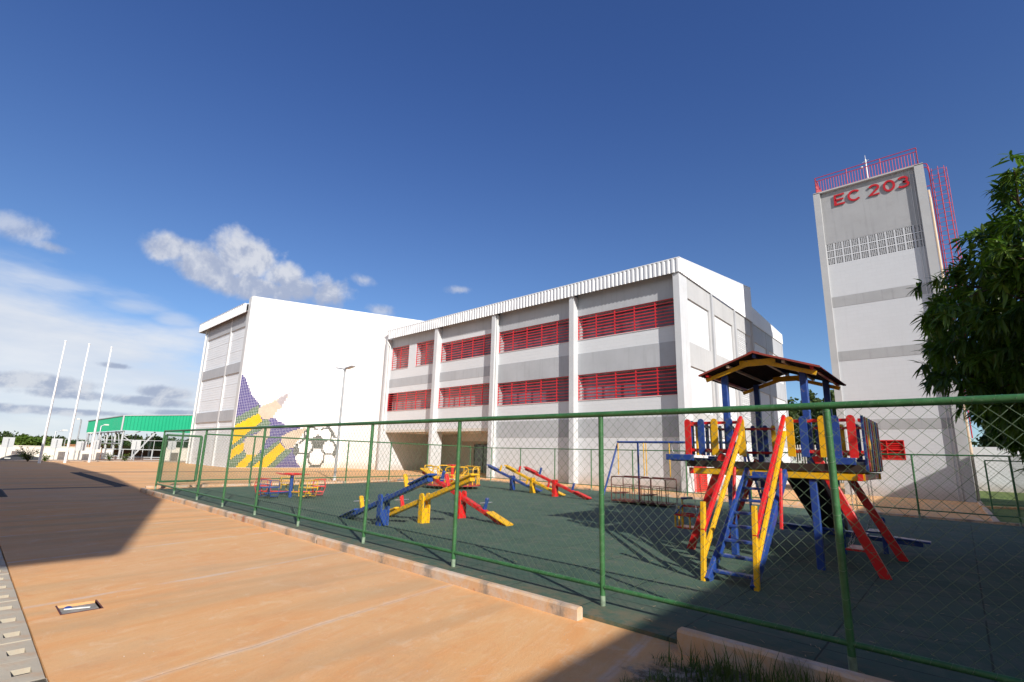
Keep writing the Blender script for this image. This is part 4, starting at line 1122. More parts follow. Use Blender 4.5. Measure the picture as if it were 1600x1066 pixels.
def cage(x0, x1, label):
    t = thing('glider_swing', label, 'glider swing', ((x0 + x1) / 2, 15.4, 0), 'caged glider swings hanging from the blue frame')
    y0, y1 = 15.1, 15.9
    for x in (x0 + .05, x1 - .02):
        b = MB(); b.tube([(x, (y0 + y1) / 2, 2.03), (x + .01, (y0 + y1) / 2, .95)], .017, 8); b.build('hanger_bar', y_, t)
    b = MB()
    for yy_ in (y0, y1): b.tube([(x0, yy_, .1), (x0, yy_, .84), (x0 + .06, yy_, .90), (x1 - .06, yy_, .90), (x1, yy_, .84), (x1, yy_, .1)], .017, 8); b.tube([(x0, yy_, .62), (x1, yy_, .60)], .013, 6)
    for x in (x0, x1): b.tube([(x, y0, .88), (x, y1, .88)], .015, 6)
    for i in range(1, 6):
        x = x0 + (x1 - x0) * i / 6; b.tube([(x, y0, .12), (x, y0, .6)], .011, 6)
        if i in (2, 4): b.tube([(x, y1, .12), (x, y1, .6)], .011, 6)
    b.build('cage', M['rust'], t)
    b = MB(); b.box(x0 - .02, x1 + .02, y0, y1, .10, .14); b.box(x0 + .02, x0 + .25, y0 + .05, y1 - .05, .34, .37); b.build('seat_deck', M['rust'], t)
cage(-8.85, -7.82, 'left rusty caged glider swing on yellow bars'); cage(-7.80, -6.92, 'right rusty caged glider swing with the lighter rail')

# ------------------------------------------------------------------ play tower
PT = thing('play_tower', 'wooden play tower with red roof, ladder and red, yellow and blue pickets', 'play tower', (-2.25, 9.4, 0))
t = PT
YA, YB = 8.55, 10.35
for (x, y, zt) in ((-2.80, YA, 2.93), (-1.64, YA, 2.93), (-2.80, YB, 2.99), (-1.64, YB, 2.99)):
    b = MB(); b.beam((x, y, .02), (x, y, zt), .095, .095, bev=.008); b.build('post', bl, t)
b = MB(); b.box(-3.44, -1.03, 8.60, 10.30, 1.40, 1.435)
b.build('deck', M['board'], t)
b = MB()
b.beam((-3.42, 8.47, 1.455), (-1.02, 8.47, 1.455), .035, .105, (0, 1, 0)); b.beam((-3.42, 10.32, 1.455), (-1.02, 10.32, 1.455), .035, .105, (0, 1, 0))
b.beam((-3.46, 8.45, 1.455), (-3.46, 10.34, 1.455), .035, .105); b.beam((-1.0, 8.45, 1.455), (-1.0, 10.34, 1.455), .035, .105)
b.build('deck_edge', M['board'], t)
for y in (8.50, 10.29):
    b = MB(); b.beam((-3.45, y, 1.335), (-1.0, y, 1.335), .06, .10, (0, 1, 0), bev=.008); b.build('joist', y_, t)
for x, y0, y1 in ((-3.40, 8.44, 10.38), (-1.05, 8.44, 10.38)):
    b = MB(); b.beam((x, y0, 1.335), (x, y1, 1.335), .06, .09, bev=.008); b.build('joist', r_, t)
for x0, x1, y in ((-3.82, -3.35, 8.42), (-3.82, -3.35, 10.4), (-1.32, -1.08, 8.42), (-1.32, -1.08, 10.4)):
    b = MB(); b.beam((x0, y, 1.55), (x1, y, 1.55), .055, .10, (0, 1, 0), bev=.008); b.build('swing_arm', bl, t)
for x in (-3.72, -1.22):
    b = MB(); b.beam((x, 8.46, 1.52), (x, 11.0, 1.52), .07, .07, bev=.008); b.build('swing_beam', bl, t)
cyc = {'r': r_, 'y': y_, 'b': bl}
for x, c in ((-3.43, 'r'), (-3.20, 'b'), (-2.98, 'y'), (-2.74, 'b'), (-2.56, 'y'), (-1.86, 'y'), (-1.68, 'b'), (-1.44, 'y'), (-1.28, 'b'), (-1.09, 'r')):
    b = MB(); round_slat(b, x, 8.44, 1.60, 2.20, .10, .03); b.build('picket', cyc[c], t)
for x, c in ((-3.30, 'b'), (-3.10, 'y'), (-2.92, 'b'), (-2.70, 'b'), (-2.56, 'y'), (-1.98, 'y'), (-1.84, 'b'), (-1.48, 'y'), (-1.26, 'b'), (-1.08, 'y')):
    b = MB(); round_slat(b, x, 10.34, 1.60, 2.20, .078, .025); b.build('picket', cyc[c], t)
for xs in (-3.50, -.97):
    for k, c in enumerate('rbyrbyrb' if xs < -2 else 'brybrybr'):
        b = MB(); round_slat(b, xs, 8.57 + k * .238, 1.42 if xs > -2 else 1.60, 2.20, .105, .028, 'y'); b.build('picket', cyc[c], t)
for z in (1.68, 2.13):
    for x0, x1, y in ((-3.46, -2.52, 8.475), (-1.90, -1.04, 8.475), (-3.46, -2.52, 10.31), (-1.90, -1.04, 10.31)):
        b = MB(); b.beam((x0, y, z), (x1, y, z), .03, .045, (0, 1, 0)); b.build('rail', r_, t)
    for x in (-3.47, -1.0):
        b = MB(); b.beam((x, 8.5, z), (x, 10.32, z), .03, .045); b.build('rail', r_, t)
# braces
for (a, c) in (((-1.56, 8.50, 1.62), (-.90, 8.56, .02)), ((-1.56, 10.38, 1.55), (-.84, 10.38, .02)), ((-2.88, 8.50, 1.62), (-3.56, 8.64, .02)), ((-2.88, 10.38, 1.55), (-3.55, 10.38, .02))):
    b = MB(); b.beam(a, c, .12, .06, (1, 0, 0), bev=.008); b.build('brace', r_, t)
# ladder
b = MB()
for x in (-2.50, -1.97): b.beam((x, 6.55, .03), (x, 8.42, 1.36), .06, .13, bev=.01)
lad = b.build('ladder', bl, t)
for k in range(8):
    f_ = (k + .7) / 8.2; y, z = 6.55 + 1.87 * f_, .03 + 1.33 * f_
    b = MB(); b.beam((-2.48, y, z), (-1.99, y, z), .12, .034, (0, 1, 0), bev=.006); b.build('rung', bl, lad)
b = MB(); b.box(-2.42, -2.05, 8.36, 8.42, 1.22, 1.36); b.build('ladder_header', bl, lad)
for x in (-2.545, -1.925):
    b = MB(); b.beam((x, 6.60, .62), (x, 8.42, 2.20), .05, .062, bev=.007); b.build('handrail', r_, t)
    b = MB(); b.beam((x, 6.60, .33), (x, 8.40, 1.96), .048, .060, bev=.007); b.build('handrail', y_, t)
    b = MB(); b.beam((x - .005, 6.55, .02), (x - .005, 6.66, .98), .055, .07, (1, 0, 0), bev=.006); b.build('handrail_post', y_, t)
    b = MB(); b.beam((x + .02, 7.7, .62), (x + .02, 7.9, 1.42), .035, .05, (1, 0, 0), bev=.006); b.build('handrail_post', r_, t)
# slide going away at the back
b = MB()
b.add([(-2.48, 10.48, 1.42), (-1.98, 10.48, 1.42), (-1.98, 13.0, .20), (-2.48, 13.0, .20), (-2.48, 13.35, .12), (-1.98, 13.35, .12)], [(0, 1, 2, 3), (3, 2, 5, 4)])
b.add([(-2.48, 10.48, 1.37), (-1.98, 10.48, 1.37), (-1.98, 13.0, .15), (-2.48, 13.0, .15), (-2.48, 13.35, .07), (-1.98, 13.35, .07)], [(0, 1, 2, 3), (3, 2, 5, 4)])
so = b.build('slide', M['board'], t)
b = MB()
for x in (-2.50, -1.96): b.beam((x, 10.46, 1.46), (x, 13.05, .22), .035, .17, bev=.006)
b.build('slide_side', M['rust'], so)
# roof
RX, RZ0, RZ1 = -2.25, 2.93, 3.22
ya, yb = 8.25, 10.48
def corr_roof(b, xa, za, xb, zb, y0, y1, pitch=.10, amp=.012, dz=0.):
    n = int((y1 - y0) / pitch) * 6; v = []; f = []
    for i in range(n + 1):
        y = y0 + (y1 - y0) * i / n; e = amp * math.sin(2 * math.pi * i / 6) + dz
        v += [(xa, y, za + e), (xb, y, zb + e)]
    b.add(v, [(2 * i, 2 * i + 1, 2 * i + 3, 2 * i + 2) for i in range(n)], 0, True)
for x1, z1 in ((-3.12, 2.91), (-1.36, 2.90)):
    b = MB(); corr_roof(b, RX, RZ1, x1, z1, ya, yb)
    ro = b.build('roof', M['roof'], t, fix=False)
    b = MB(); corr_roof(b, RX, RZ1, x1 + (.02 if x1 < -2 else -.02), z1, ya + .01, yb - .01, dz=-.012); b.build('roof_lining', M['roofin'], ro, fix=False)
b = MB()
for x1, z1 in ((-3.12, 2.91), (-1.36, 2.90)):
    for yy_ in (ya - .005, yb + .005): b.beam((RX, yy_, RZ1 - .004), (x1, yy_, z1 - .004), .03, .028, (0, 1, 0))
pr_ = [(RX - .09, RZ1 - .012), (RX, RZ1 + .022), (RX + .09, RZ1 - .012), (RX, RZ1 + .004)]
b.prism(pr_, 'y', ya - .01, yb + .01); b.build('ridge_cap', M['roof'], t)
for y in (8.42, 10.38):
    for x1, z1 in ((-3.06, 2.89), (-1.44, 2.875)):
        b = MB(); b.beam((RX, y, RZ1 - .115), (x1, y, z1 - .045), .035, .065, (0, 1, 0), bev=.004); b.build('rafter', y_, t)
    b = MB(); b.beam((RX - .25, y - .022, RZ1 - .15), (RX + .28, y - .022, RZ1 - .15), .02, .10, (0, 1, 0)); b.build('gusset', y_, t)
b = MB(); b.beam((RX, ya + .05, RZ1 - .055), (RX, yb - .05, RZ1 - .055), .05, .06, bev=.004); b.build('ridge_beam', bl, t)
for x, z in ((-3.0, 2.905), (-1.47, 2.90), (-2.66, 3.03), (-1.84, 3.03)):
    b = MB(); b.beam((x, ya + .04, z), (x, yb - .04, z), .045, .04, bev=.004); b.build('purlin', M['pvcb'] if abs(x + 2.26) < .6 else r_, t)

# swings hanging from the tower arms
def chain_path(b, a, c, link=.045, r=.0035):
    a, c = Vector(a), Vector(c); L = (c - a).length; d = (c - a) / L; n = int(L / (link * .78))
    ref = Vector((1, 0, 0)); s1 = (ref - d * ref.dot(d)).normalized(); s2 = d.cross(s1)
    for i in range(n):
        p = a + d * (i + .5) * L / n; s_ = s1 if i % 2 else s2
        b.tube([p + d * (link / 2) * math.cos(q) + s_ * .011 * math.sin(q) for q in (R(60 * k) for k in range(6))], r, 4, closed=True)
t = thing('plank_swing', 'red plank swing hanging on chains at the right of the play tower', 'swing', (-1.22, 9.0, .3), 'swings hung from the play tower')
b = MB(); b.beam((-1.22, 8.74, .33), (-1.22, 9.20, .33), .27, .028, bev=.006); b.build('seat', r_, t)
for y in (8.78, 9.16):
    b = MB(); chain_path(b, (-1.22, y, 1.49), (-1.22, y, .66)); chain_path(b, (-1.22, y, .66), (-1.33, y, .35)); chain_path(b, (-1.22, y, .66), (-1.11, y, .35)); b.build('chain', M['chain'], t)
t = thing('plank_swing', 'blue plank swing on chains behind the red one, deep in the shade', 'swing', (-1.22, 10.7, .4), 'swings hung from the play tower')
b = MB(); b.beam((-1.20, 10.45, .42), (-1.20, 10.9, .42), .24, .028, bev=.006); b.build('seat', bl, t)
for y in (10.48, 10.87):
    b = MB(); chain_path(b, (-1.22, y, 1.49), (-1.20, y, .72)); chain_path(b, (-1.20, y, .72), (-1.30, y, .44)); chain_path(b, (-1.20, y, .72), (-1.10, y, .44)); b.build('chain', M['chain'], t)
t = thing('toddler_swing', 'small barred toddler swing in red, yellow and blue left of the play tower', 'swing', (-3.78, 9.25, .3), 'swings hung from the play tower')
bx, by, bz = -3.80, 9.25, .30
b = MB(); b.beam((bx - .20, by, bz), (bx + .20, by, bz), .34, .03, (0, 1, 0), bev=.006); b.build('seat', M['pred'], t)
for i, (ox, oy, zt) in enumerate(((-.20, -.17, .24), (.20, -.17, .24), (-.20, .17, .48), (.20, .17, .48), (-.07, -.17, .24), (.07, -.17, .24), (-.2, 0, .36), (.2, 0, .36))):
    b = MB(); b.tube([(bx + ox, by + oy, bz), (bx + ox, by + oy, bz + zt)], .017, 8); b.build('bar', y_, t)
b = MB()
b.tube([(bx - .22, by - .17, bz + .22), (bx + .22, by - .17, bz + .22)], .02, 8); b.tube([(bx - .22, by + .17, bz + .36), (bx + .22, by + .17, bz + .36)], .02, 8)
b.tube([(bx - .22, by + .17, bz + .22), (bx + .22, by + .17, bz + .22)], .018, 8)
b.build('guard_rail', r_, t)
b = MB()
for s_ in (-.2, .2): b.tube([(bx + s_, by - .19, bz + .23), (bx + s_, by + .19, bz + .37)], .02, 8)
b.tube([(bx - .22, by + .17, bz + .49), (bx + .0, by + .17, bz + .51)], .02, 8)
b.build('side_rail', bl, t)
for x, y in ((bx - .2, by - .15), (bx + .2, by - .15), (bx - .2, by + .15), (bx + .2, by + .15)):
    b = MB(); chain_path(b, (-3.72 - (.04 if x < bx else -.02), by + (y - by) * 1.3, 1.49), (x, y, bz + (.24 if y < by else .38)), link=.04, r=.0028); b.build('chain', M['chain'], t)

# ------------------------------------------------------------------ things beyond the plaza on the left
def yard_wall(y0, y1, zt, label):
    b = MB(); b.box(-57.2, -57, y0, y1, 0, zt); b.box(-57.24, -56.96, y0, y1, zt, zt + .05)
    o = b.build('boundary_wall', M['boundary'], loc=(-57.1, (y0 + y1) / 2, 0)); tag(o, label, 'wall')
yard_wall(-30, 8.6, 1.07, 'low cream boundary wall behind the parked car and flagpoles')
yard_wall(13.3, 16.2, 1.22, 'short cream boundary wall between sliding gate and mural block')
yard_wall(16.2, 40, 1.22, 'cream boundary wall running on behind the mural block')
b = MB(); b.box(-56.95, -52.5, 2.0, 15.5, -.05, .02); struct(b.build('verge', M['kerb']))
t = thing('sliding_gate', 'grey tube sliding gate below the green canopy', 'gate', (-57, 10.8, 0))
b = MB()
for z in (.12, .30, 1.0): b.tube([(-57, 8.7, z), (-57, 13.2, z)], .035, 8)
for i in range(7): b.tube([(-57, 8.7 + i * .75, .1), (-57, 8.7 + i * .75, 1.0)], .03, 8)
b.build('gate_frame', M['pboard'], t)
b = MB(); b.box(-57.02, -56.99, 8.7, 9.4, .15, .95); b.build('gate_panel', M['pvc'], t)
# railing on top of the wall
t = thing('wall_railing', 'thin grey railing with green mesh standing behind the boundary wall', 'railing', (-58.5, 12, 0))
b = MB(); b.tube([(-58.5, 6.2, 1.75), (-58.5, 17, 1.95)], .03, 6)
for i in range(14): b.tube([(-58.5, 6.2 + i * .83, 0), (-58.5, 6.2 + i * .83, 1.76 + i * .0154)], .025, 6)
b.build('rail', M['pboard'], t)
chain_link((-58.5, 6.2), (-58.5, 17), .9, 1.75, .2, .006).build('wire_mesh', M['green'], t, fix=False)
# boards on posts, seen from behind
for k, (y, zt, lb) in enumerate(((2.5, 1.74, 'grey board on a post above the wall at the far left edge'), (5.35, 1.76, 'grey board on a post between the first and second flagpoles'), (6.95, 1.6, 'small grey board on a post behind the second flagpole'), (7.9, 1.74, 'grey board on a post just right of the third flagpole'), (10.75, 1.83, 'grey board on a post in front of the canopy corner column'), (13.55, 1.86, 'grey board on a post seen through the playground gate'))):
    t = thing('notice_board', lb, 'board', (-55.2, y, 0), 'grey boards on posts along the boundary wall')
    b = MB(); b.box(-55.2, -55.17, y - .34, y + .34, zt - .78, zt); b.build('board', M['pboard'], t)
    b = MB(); b.tube([(-55.14, y, 0), (-55.14, y, zt - .1)], .03, 8); b.build('post', M['steel'], t)
# green canopy
t = thing('canopy', 'bright green clad canopy on white steel trusses beyond the boundary wall', 'canopy', (-66, 12, 0))
b = MB()
ribbed(b, (-62, 10.7), (0, 1), 14, 2.84, 4.28, 5.48, (1, 0), pitch=.3, depth=.03)
ribbed(b, (-62, 10.7), (-1.0, .025), 26, 2.84, 4.26, 4.4, (0, -1), pitch=.3, depth=.03)
b.prism([(-62.03, 10.75), (-62.03, 24.7), (-87, 24.7), (-87.9, 11.4)], 'z', 4.0, 4.2)
b.build('cladding', M['gyard'], t, fix=False)
b = MB(); b.beam((-61.94, 10.64, 2.78), (-61.94, 10.64, 4.32), .12, .12); b.beam((-61.95, 10.7, 4.31), (-61.95, 24.7, 5.51), .1, .08); b.beam((-62, 10.68, 4.3), (-88, 11.3, 4.44), .1, .08, (0, 1, 0)); b.build('trim', M['pboard'], t)
b = MB()
for x, y in ((-62.3, 10.9), (-62.3, 17.5), (-67, 11.1), (-72, 11.2), (-77, 11.3), (-82, 11.4), (-87, 11.5), (-70, 15), (-78, 15)):
    b.tube([(x, y, 0), (x, y, 2.8)], .10, 8)
    b.tube([(x, y, .6), (x - 3, y + .1, 2.75)], .045, 6)
b.beam((-62.3, 11.9, .1), (-62.3, 13.6, 2.8), .13, .13); b.beam((-62.3, 12.6, 1.0), (-62.3, 10.9, 2.3), .08, .08); b.beam((-62.3, 10.9, 2.2), (-62.3, 12.3, 2.8), .08, .08); b.beam((-62.3, 10.9, 1.9), (-62.3, 13.2, 1.9), .06, .06)
for z in (.25, 1.5, 2.7): b.tube([(-62.3, 10.9, z), (-87, 11.5, z)], .06, 6)
b.build('truss', M['pboard'], t)
b = MB(); b.box(-100, -59, -40, 60, -.08, -.02); struct(b.build('bare_yard', M['earth']))
b = MB(); b.box(-84, -83.6, 7, 26, 0, 1.25); tag(b.build('earth_bank', M['earth'], loc=(-84, 12, 0)), 'low red earth bank under the green canopy', 'bank')
# parked car mostly hidden by the shade edge
t = thing('parked_car', 'dark hatchback parked by the wall behind the leafy shrub', 'car', (-54.3, 3.3, 0))
b = MB(); cxs = -54.3
prof = [(2.2, .0), (2.2, .16), (2.5, .30), (2.95, .46), (3.6, .47), (4.1, .30), (4.45, .26), (4.5, .0)]
b.prism([(p[0], p[1] * 1.05 - .02) for p in prof], 'x', cxs - .6, cxs + .6); b.build('body', M['carpaint'], t)
b = MB(); b.prism([(2.62, .30), (2.98, .44), (3.58, .45), (3.95, .30)], 'x', cxs + .6, cxs + .615); b.build('window', M['tyre'], t)
b = MB(); b.box(cxs + .605, cxs + .64, 2.42, 2.75, .13, .2); b.build('headlight', M['lamp'], t)
# street lights far away
def far_lamp(x, y, h, arm, label):
    t = thing('street_lamp', label, 'street lamp', (x, y, 0), 'distant street lamps')
    b = MB(); b.tube([(x, y, 0), (x, y, h), (x, y + arm, h + .12)], .05, 8); b.build('pole', M['steel'], t)
    b = MB(); b.box(x - .15, x + .15, y + arm - .1, y + arm + .28 * (1 if arm >= 0 else -1), h + .08, h + .20); b.build('lamp_head', M['lamp'], t)
far_lamp(-56, 6.72, 3.35, -.05, 'thin lamp post with a square head between the second and third flagpoles')
far_lamp(-60, 5.6, 2.4, .5, 'low curved street lamp beside the second flagpole')
far_lamp(-63, 8.3, 2.3, 0., 'tiny street lamp left of the green canopy')
far_lamp(-64, 9.3, 3.2, .3, 'street lamp whose head shows against the green cladding')

# ------------------------------------------------------------------ vegetation
def leaf_cloud(b, c, rad, n, size, seedv, holes=.0, droop=.3):
    cx, cy, cz = c; rx, ry, rz = rad
    for i in range(n):
        while True:
            p = Vector((random.uniform(-1, 1), random.uniform(-1, 1), random.uniform(-1, 1)))
            l = p.length
            if l > 1: continue
            edge_ = .72 + .45 * noise.noise(p.normalized() * 2.2 + Vector((seedv, 0, 0))) + .22 * noise.noise(p.normalized() * 6 + Vector((0, seedv, 0)))
            if l < edge_ and (l > .35 or random.random() < .3) and noise.noise(p * 3.3 + Vector((seedv, seedv, 0))) > holes: break
        q = Vector((cx + p.x * rx, cy + p.y * ry, cz + p.z * rz))
        a = Vector((random.gauss(0, 1), random.gauss(0, 1), random.gauss(-droop, .6))).normalized(); s_ = a.cross(Vector((random.gauss(0, 1), random.gauss(0, 1), random.gauss(0, 1)))).normalized()
        L = size * random.uniform(.6, 1.3); w = L * .42
        b.add([q, q + a * L * .5 + s_ * w, q + a * L, q + a * L * .5 - s_ * w], [(0, 1, 2, 3)])
def simple_tree(x, y, h, r, label, mat='treeleaf', n=5000, size=.35, trunk=.22, group='trees beyond the school', crown_z=None, holes=-.12):
    t = thing('tree', label, 'tree', (x, y, 0), group)
    b = MB(); b.tube([(x, y, 0), (x + .1, y, h * .35), (x - .1, y + .1, h * .7)], trunk, 8, r2=trunk * .4)
    for k in range(5):
        a = k * 1.3; b.tube([(x, y, h * .35), (x + r * .3 * math.cos(a), y + r * .3 * math.sin(a), h * .6), (x + r * .6 * math.cos(a), y + r * .6 * math.sin(a), h * .75)], trunk * .5, 6, r2=.03)
    b.build('trunk', M['bark'], t)
    b = MB(); zc = crown_z or h * .62
    leaf_cloud(b, (x, y, zc), (r, r, h - zc), n, size, x * .37 + y, holes)
    b.build('crown', M[mat], t, fix=False)
simple_tree(-80, 3.2, 2.6, 3.4, 'dark rounded tree at the far left beyond the wall', n=3000, size=.3, crown_z=1.4)
simple_tree(-76, 5.2, 2.3, 1.9, 'bright green bushy tree behind the first flagpole', 'bush', 2600, .26, crown_z=1.3)
simple_tree(-74, 2.0, 2.1, 1.7, 'bright green bushy tree behind the leftmost board', 'bush', 2400, .26, crown_z=1.2)
simple_tree(-80, 7.0, 2.5, 1.9, 'mid green tree right of the first flagpole', n=2200, size=.28, crown_z=1.4)
simple_tree(-88, 9.6, 2.2, 2.6, 'low dark tree between the second flagpole and the canopy', n=2200, size=.3, crown_z=1.2)
for k, (x, y, h, r, lb) in enumerate(((-96, 17, 3.1, 4, 'tree seen under the left of the green canopy'), (-92, 21, 3.0, 4, 'dark tree seen under the middle of the green canopy'), (-90, 26, 3.2, 4.5, 'tree seen beneath the right of the green canopy'), (-98, 31, 3.2, 5, 'dark tree glimpsed between canopy and playground gate'))):
    simple_tree(x, y, h, r, lb, n=2200, size=.4, crown_z=1.7)
simple_tree(-14.6, 62, 9.6, 3.2, 'leafy tree behind the rear block, left of the play tower posts', n=5200, size=.42, crown_z=6.0)
simple_tree(-11.5, 66, 10.2, 3.4, 'leafy tree framed between the play tower posts', n=5600, size=.42, crown_z=6.0)
simple_tree(-8.4, 62, 9.5, 3.0, 'leafy tree just left of the tower pier', n=5200, size=.42, crown_z=5.6)
simple_tree(-10.2, 56, 6.2, 3.2, 'lower tree beneath the pair behind the play tower', n=4200, size=.36, crown_z=3.4)
t = thing('picket_fence', 'pale picket fence beyond the rear block', 'fence', (-10, 52, 0))
b = MB()
for i in range(50): b.box(-15 + i * .2, -14.93 + i * .2, 52, 52.04, 0, 3.2)
b.box(-15, -5, 52.04, 52.08, .6, .7); b.box(-15, -5, 52.04, 52.08, 2.8, 2.9)
b.build('pickets', M['pvc'], t)
b = MB(); b.box(.3, 14, 47.8, 48, 0, 3.0); tag(b.build('boundary_wall', M['white_x'], loc=(4, 48, 0)), 'white boundary wall behind the lawn and mango tree', 'wall')
simple_tree(3.6, 56, 6, 2.8, 'tree beyond the white wall on the right', n=3500, size=.36, crown_z=3.8)
# shrubs by the flagpoles
def shrub(x, y, h, r, n, label, group='shrubs along the boundary wall'):
    t = thing('shrub', label, 'shrub', (x, y, 0), group)
    b = MB(); lf = MB()
    for k in range(n):
        a = random.uniform(0, 6.28); e = random.uniform(.3, 1.) * r
        top = Vector((x + e * math.cos(a), y + e * math.sin(a), h * random.uniform(.5, 1.)))
        b.tube([(x, y, 0), (x + (top.x - x) * .4, y + (top.y - y) * .4, top.z * .6), top], .018, 5, r2=.006)
        for q in range(26):
            f_ = random.uniform(.25, 1.); c = Vector((x, y, 0)).lerp(top, f_) + Vector((random.gauss(0, .06), random.gauss(0, .06), random.gauss(0, .05)))
            d = Vector((random.gauss(0, 1), random.gauss(0, 1), random.gauss(0, .6))).normalized(); s_ = d.cross(Vector((0, 0, 1))).normalized(); L = random.uniform(.07, .14)
            lf.add([c, c + d * L * .5 + s_ * L * .3, c + d * L, c + d * L * .5 - s_ * L * .3], [(0, 1, 2, 3)])
    b.build('stem', M['bark'], t); lf.build('foliage', M['bush'], t, fix=False)
shrub(-50.8, 3.55, 1.1, .9, 30, 'sprawling leafy shrub left of the first flagpole')
shrub(-52.5, 4.6, .55, .5, 14, 'low shrub behind the foot of the first flagpole')
shrub(-54.5, 8.9, .75, .5, 16, 'small shrub right of the third flagpole')
shrub(-54.5, 10.0, .7, .45, 14, 'small shrub in front of the sliding gate')

# mango tree on the right: drooping rosettes of long leaves on the outside of the crown
TC = Vector((2.6, 11.2, 3.75)); TR = Vector((3.95, 3.5, 3.05))
t = thing('mango_tree', 'dense dark mango tree with long drooping leaves at the right edge', 'tree', (TC.x + .4, TC.y, 0))
b = MB()
b.tube([(TC.x + .4, TC.y, 0), (TC.x + .3, TC.y, 1.4), (TC.x + .2, TC.y + .1, 3.0), (TC.x, TC.y, 5.2)], .24, 12, r2=.07)
lf = MB(); lf2 = MB()
def crown_r(d):
    k = .80 + .26 * noise.noise(d * 1.9 + Vector((3.1, 0, 0))) + .16 * noise.noise(d * 4.7 + Vector((0, 7., 0)))
    if d.z < -.3: k *= 1.0
    return k
def mango_leaf(B, q, d, L, w):
    up_ = Vector((0, 0, 1)); s_ = d.cross(up_)
    if s_.length < .1: s_ = Vector((1, 0, 0))
    s_.normalize(); nrm_ = s_.cross(d).normalized()
    s_ = (s_ + nrm_ * random.uniform(-.7, .7)).normalized(); nrm_ = s_.cross(d).normalized()
    P = []
    for f_, ww, dr in ((0, .12, 0), (.25, .85, .01), (.55, 1., .05), (.82, .55, .13), (1., .03, .22)):
        c = q + d * L * f_ - up_ * dr * L
        P += [c - s_ * w * ww - nrm_ * w * .0, c + nrm_ * w * -.28 * ww, c + s_ * w * ww]
    f = []
    for k in range(4):
        o = 3 * k; f += [(o, o + 1, o + 4, o + 3), (o + 1, o + 2, o + 5, o + 4)]
    B.add(P, f)
nros = 5200
for i in range(nros):
    zc = random.uniform(-1, 1); a = random.uniform(0, 6.283); rr = math.sqrt(1 - zc * zc)
    d = Vector((rr * math.cos(a), rr * math.sin(a), zc))
    depth = random.choice((1., 1., .97, .92, .85, .72, .6))
    k = crown_r(d) * depth
    q = TC + Vector((d.x * TR.x, d.y * TR.y, d.z * TR.z)) * k
    if q.z < 1.45: continue
    if q.x > 4.4 or (q.y > 12.5 and random.random() < .6): continue
    dirn = (d + Vector((0, 0, -.15)) + Vector((random.gauss(0, .35), random.gauss(0, .35), random.gauss(0, .35)))).normalized()
    B = lf2 if (random.random() < (.30 if d.z > .15 else .10) and d.z > -.2) else lf  # more of the sunlit-coloured leaves towards the top
    if random.random() < .12: b.tube([q - dirn * .5, q - dirn * .2 + Vector((0, 0, .03)), q], .012, 5, r2=.005)
    nl = random.randint(8, 13)
    ax = dirn; p1 = ax.cross(Vector((0, 0, 1)) if abs(ax.z) < .95 else Vector((1, 0, 0))).normalized(); p2 = ax.cross(p1)
    for j in range(nl):
        an = j * 2.4 + random.uniform(-.3, .3); sp_ = random.uniform(.5, 1.25)
        dd = (ax * random.uniform(.25, .9) + (p1 * math.cos(an) + p2 * math.sin(an)) * sp_ + Vector((0, 0, -.55))).normalized()
        mango_leaf(B, q - ax * random.uniform(0, .12), dd, random.uniform(.15, .27), random.uniform(.017, .026))
for i in range(520):     # side limb added off to the right, outside the frame, to shade the near end of the play tower
    while True:
        p = Vector((random.uniform(-1, 1), random.uniform(-1, 1), random.uniform(-1, 1)))
        if p.length < 1 and noise.noise(p * 2.5) > -.15: break
    q = Vector((4.2 + p.x * 1.5, 7.5 + p.y * 1.1, 4.95 + p.z * 1.5))
    for j in range(9):
        mango_leaf(lf, q, Vector((random.gauss(0, 1), random.gauss(0, 1), random.gauss(-.6, .6))).normalized(), random.uniform(.15, .27), .024)
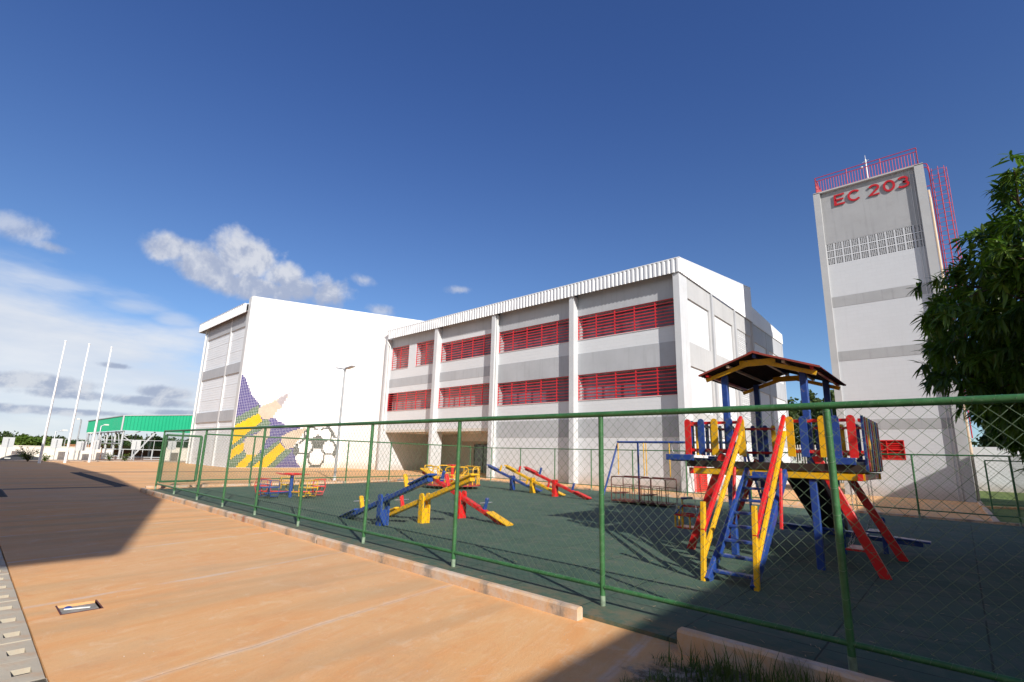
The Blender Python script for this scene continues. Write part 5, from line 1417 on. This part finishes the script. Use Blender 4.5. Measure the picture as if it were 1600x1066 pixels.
b.tube([(TC.x + .3, TC.y, 3.0), (3.9, 9.2, 4.3), (4.2, 7.4, 4.9)], .08, 6, r2=.03)
for k in range(26):
    zc = random.uniform(-.5, .8); a = random.uniform(0, 6.283); rr = math.sqrt(1 - zc * zc)
    d = Vector((rr * math.cos(a), rr * math.sin(a), zc)); e = TC + Vector((d.x * TR.x, d.y * TR.y, d.z * TR.z)) * .62
    s0 = Vector((TC.x + .25, TC.y, random.uniform(1.6, 4.2)))
    b.tube([s0, s0.lerp(e, .5) + Vector((0, 0, .25)), e], .07, 6, r2=.018)
b.build('trunk', M['bark'], t)
cr = lf.build('crown', M['mango'], t, fix=False)
lf2.build('sunlit_leaves', M['mango2'], cr, fix=False)

# ------------------------------------------------------------------ unseen structures added outside the frame, shaped to throw the shade
k_h = math.cos(SUN_EL) / math.sin(SUN_EL); sx_, sy_ = .923 * k_h, -.385 * k_h      # offset per metre of height towards the sun
H = 6.0
def up_from_shadow(p, h): return (p[0] + sx_ * h, p[1] + sy_ * h)
A = up_from_shadow((-2.32, 1.5), H); B = up_from_shadow((-3.2, 36.0), H)
b = MB(); b.prism([(A[0], A[1]), (B[0], B[1]), (B[0] + 9, B[1]), (A[0] + 9, A[1])], 'z', 0, H)  # added block, its long edge set by the shade line on the ground
tag(b.build('shade_block', M['tgrey'], loc=(15, 14, 0)), 'plain long unseen block right of the playground, shaped to throw its shade', 'building')
H2 = 12.0
t = thing('shade_wing', 'unseen roof and walls behind the viewer, shaped to shade the plaza', 'building', (-14, -12, 0))
poly = [up_from_shadow(p, H2) for p in ((-8.45, -4.0), (-8.66, 1.72), (-16.4, 3.98), (-29.5, 4.92), (-48, 4.85), (-52.5, 4.3), (-53.5, 2.2), (-54, -4))]  # roof outline traced back from the shade wanted on the plaza
b = MB(); b.prism(poly, 'z', H2 - .01, H2 + .2); b.build('roof', M['lgrey'], t)
b = MB(); b.box(-34, 5, -24, -10.5, 0, H2 - .02); b.build('wall', M['white_x'], t)
for o in bpy.data.objects:
    if '_base' in o: del o['_base']
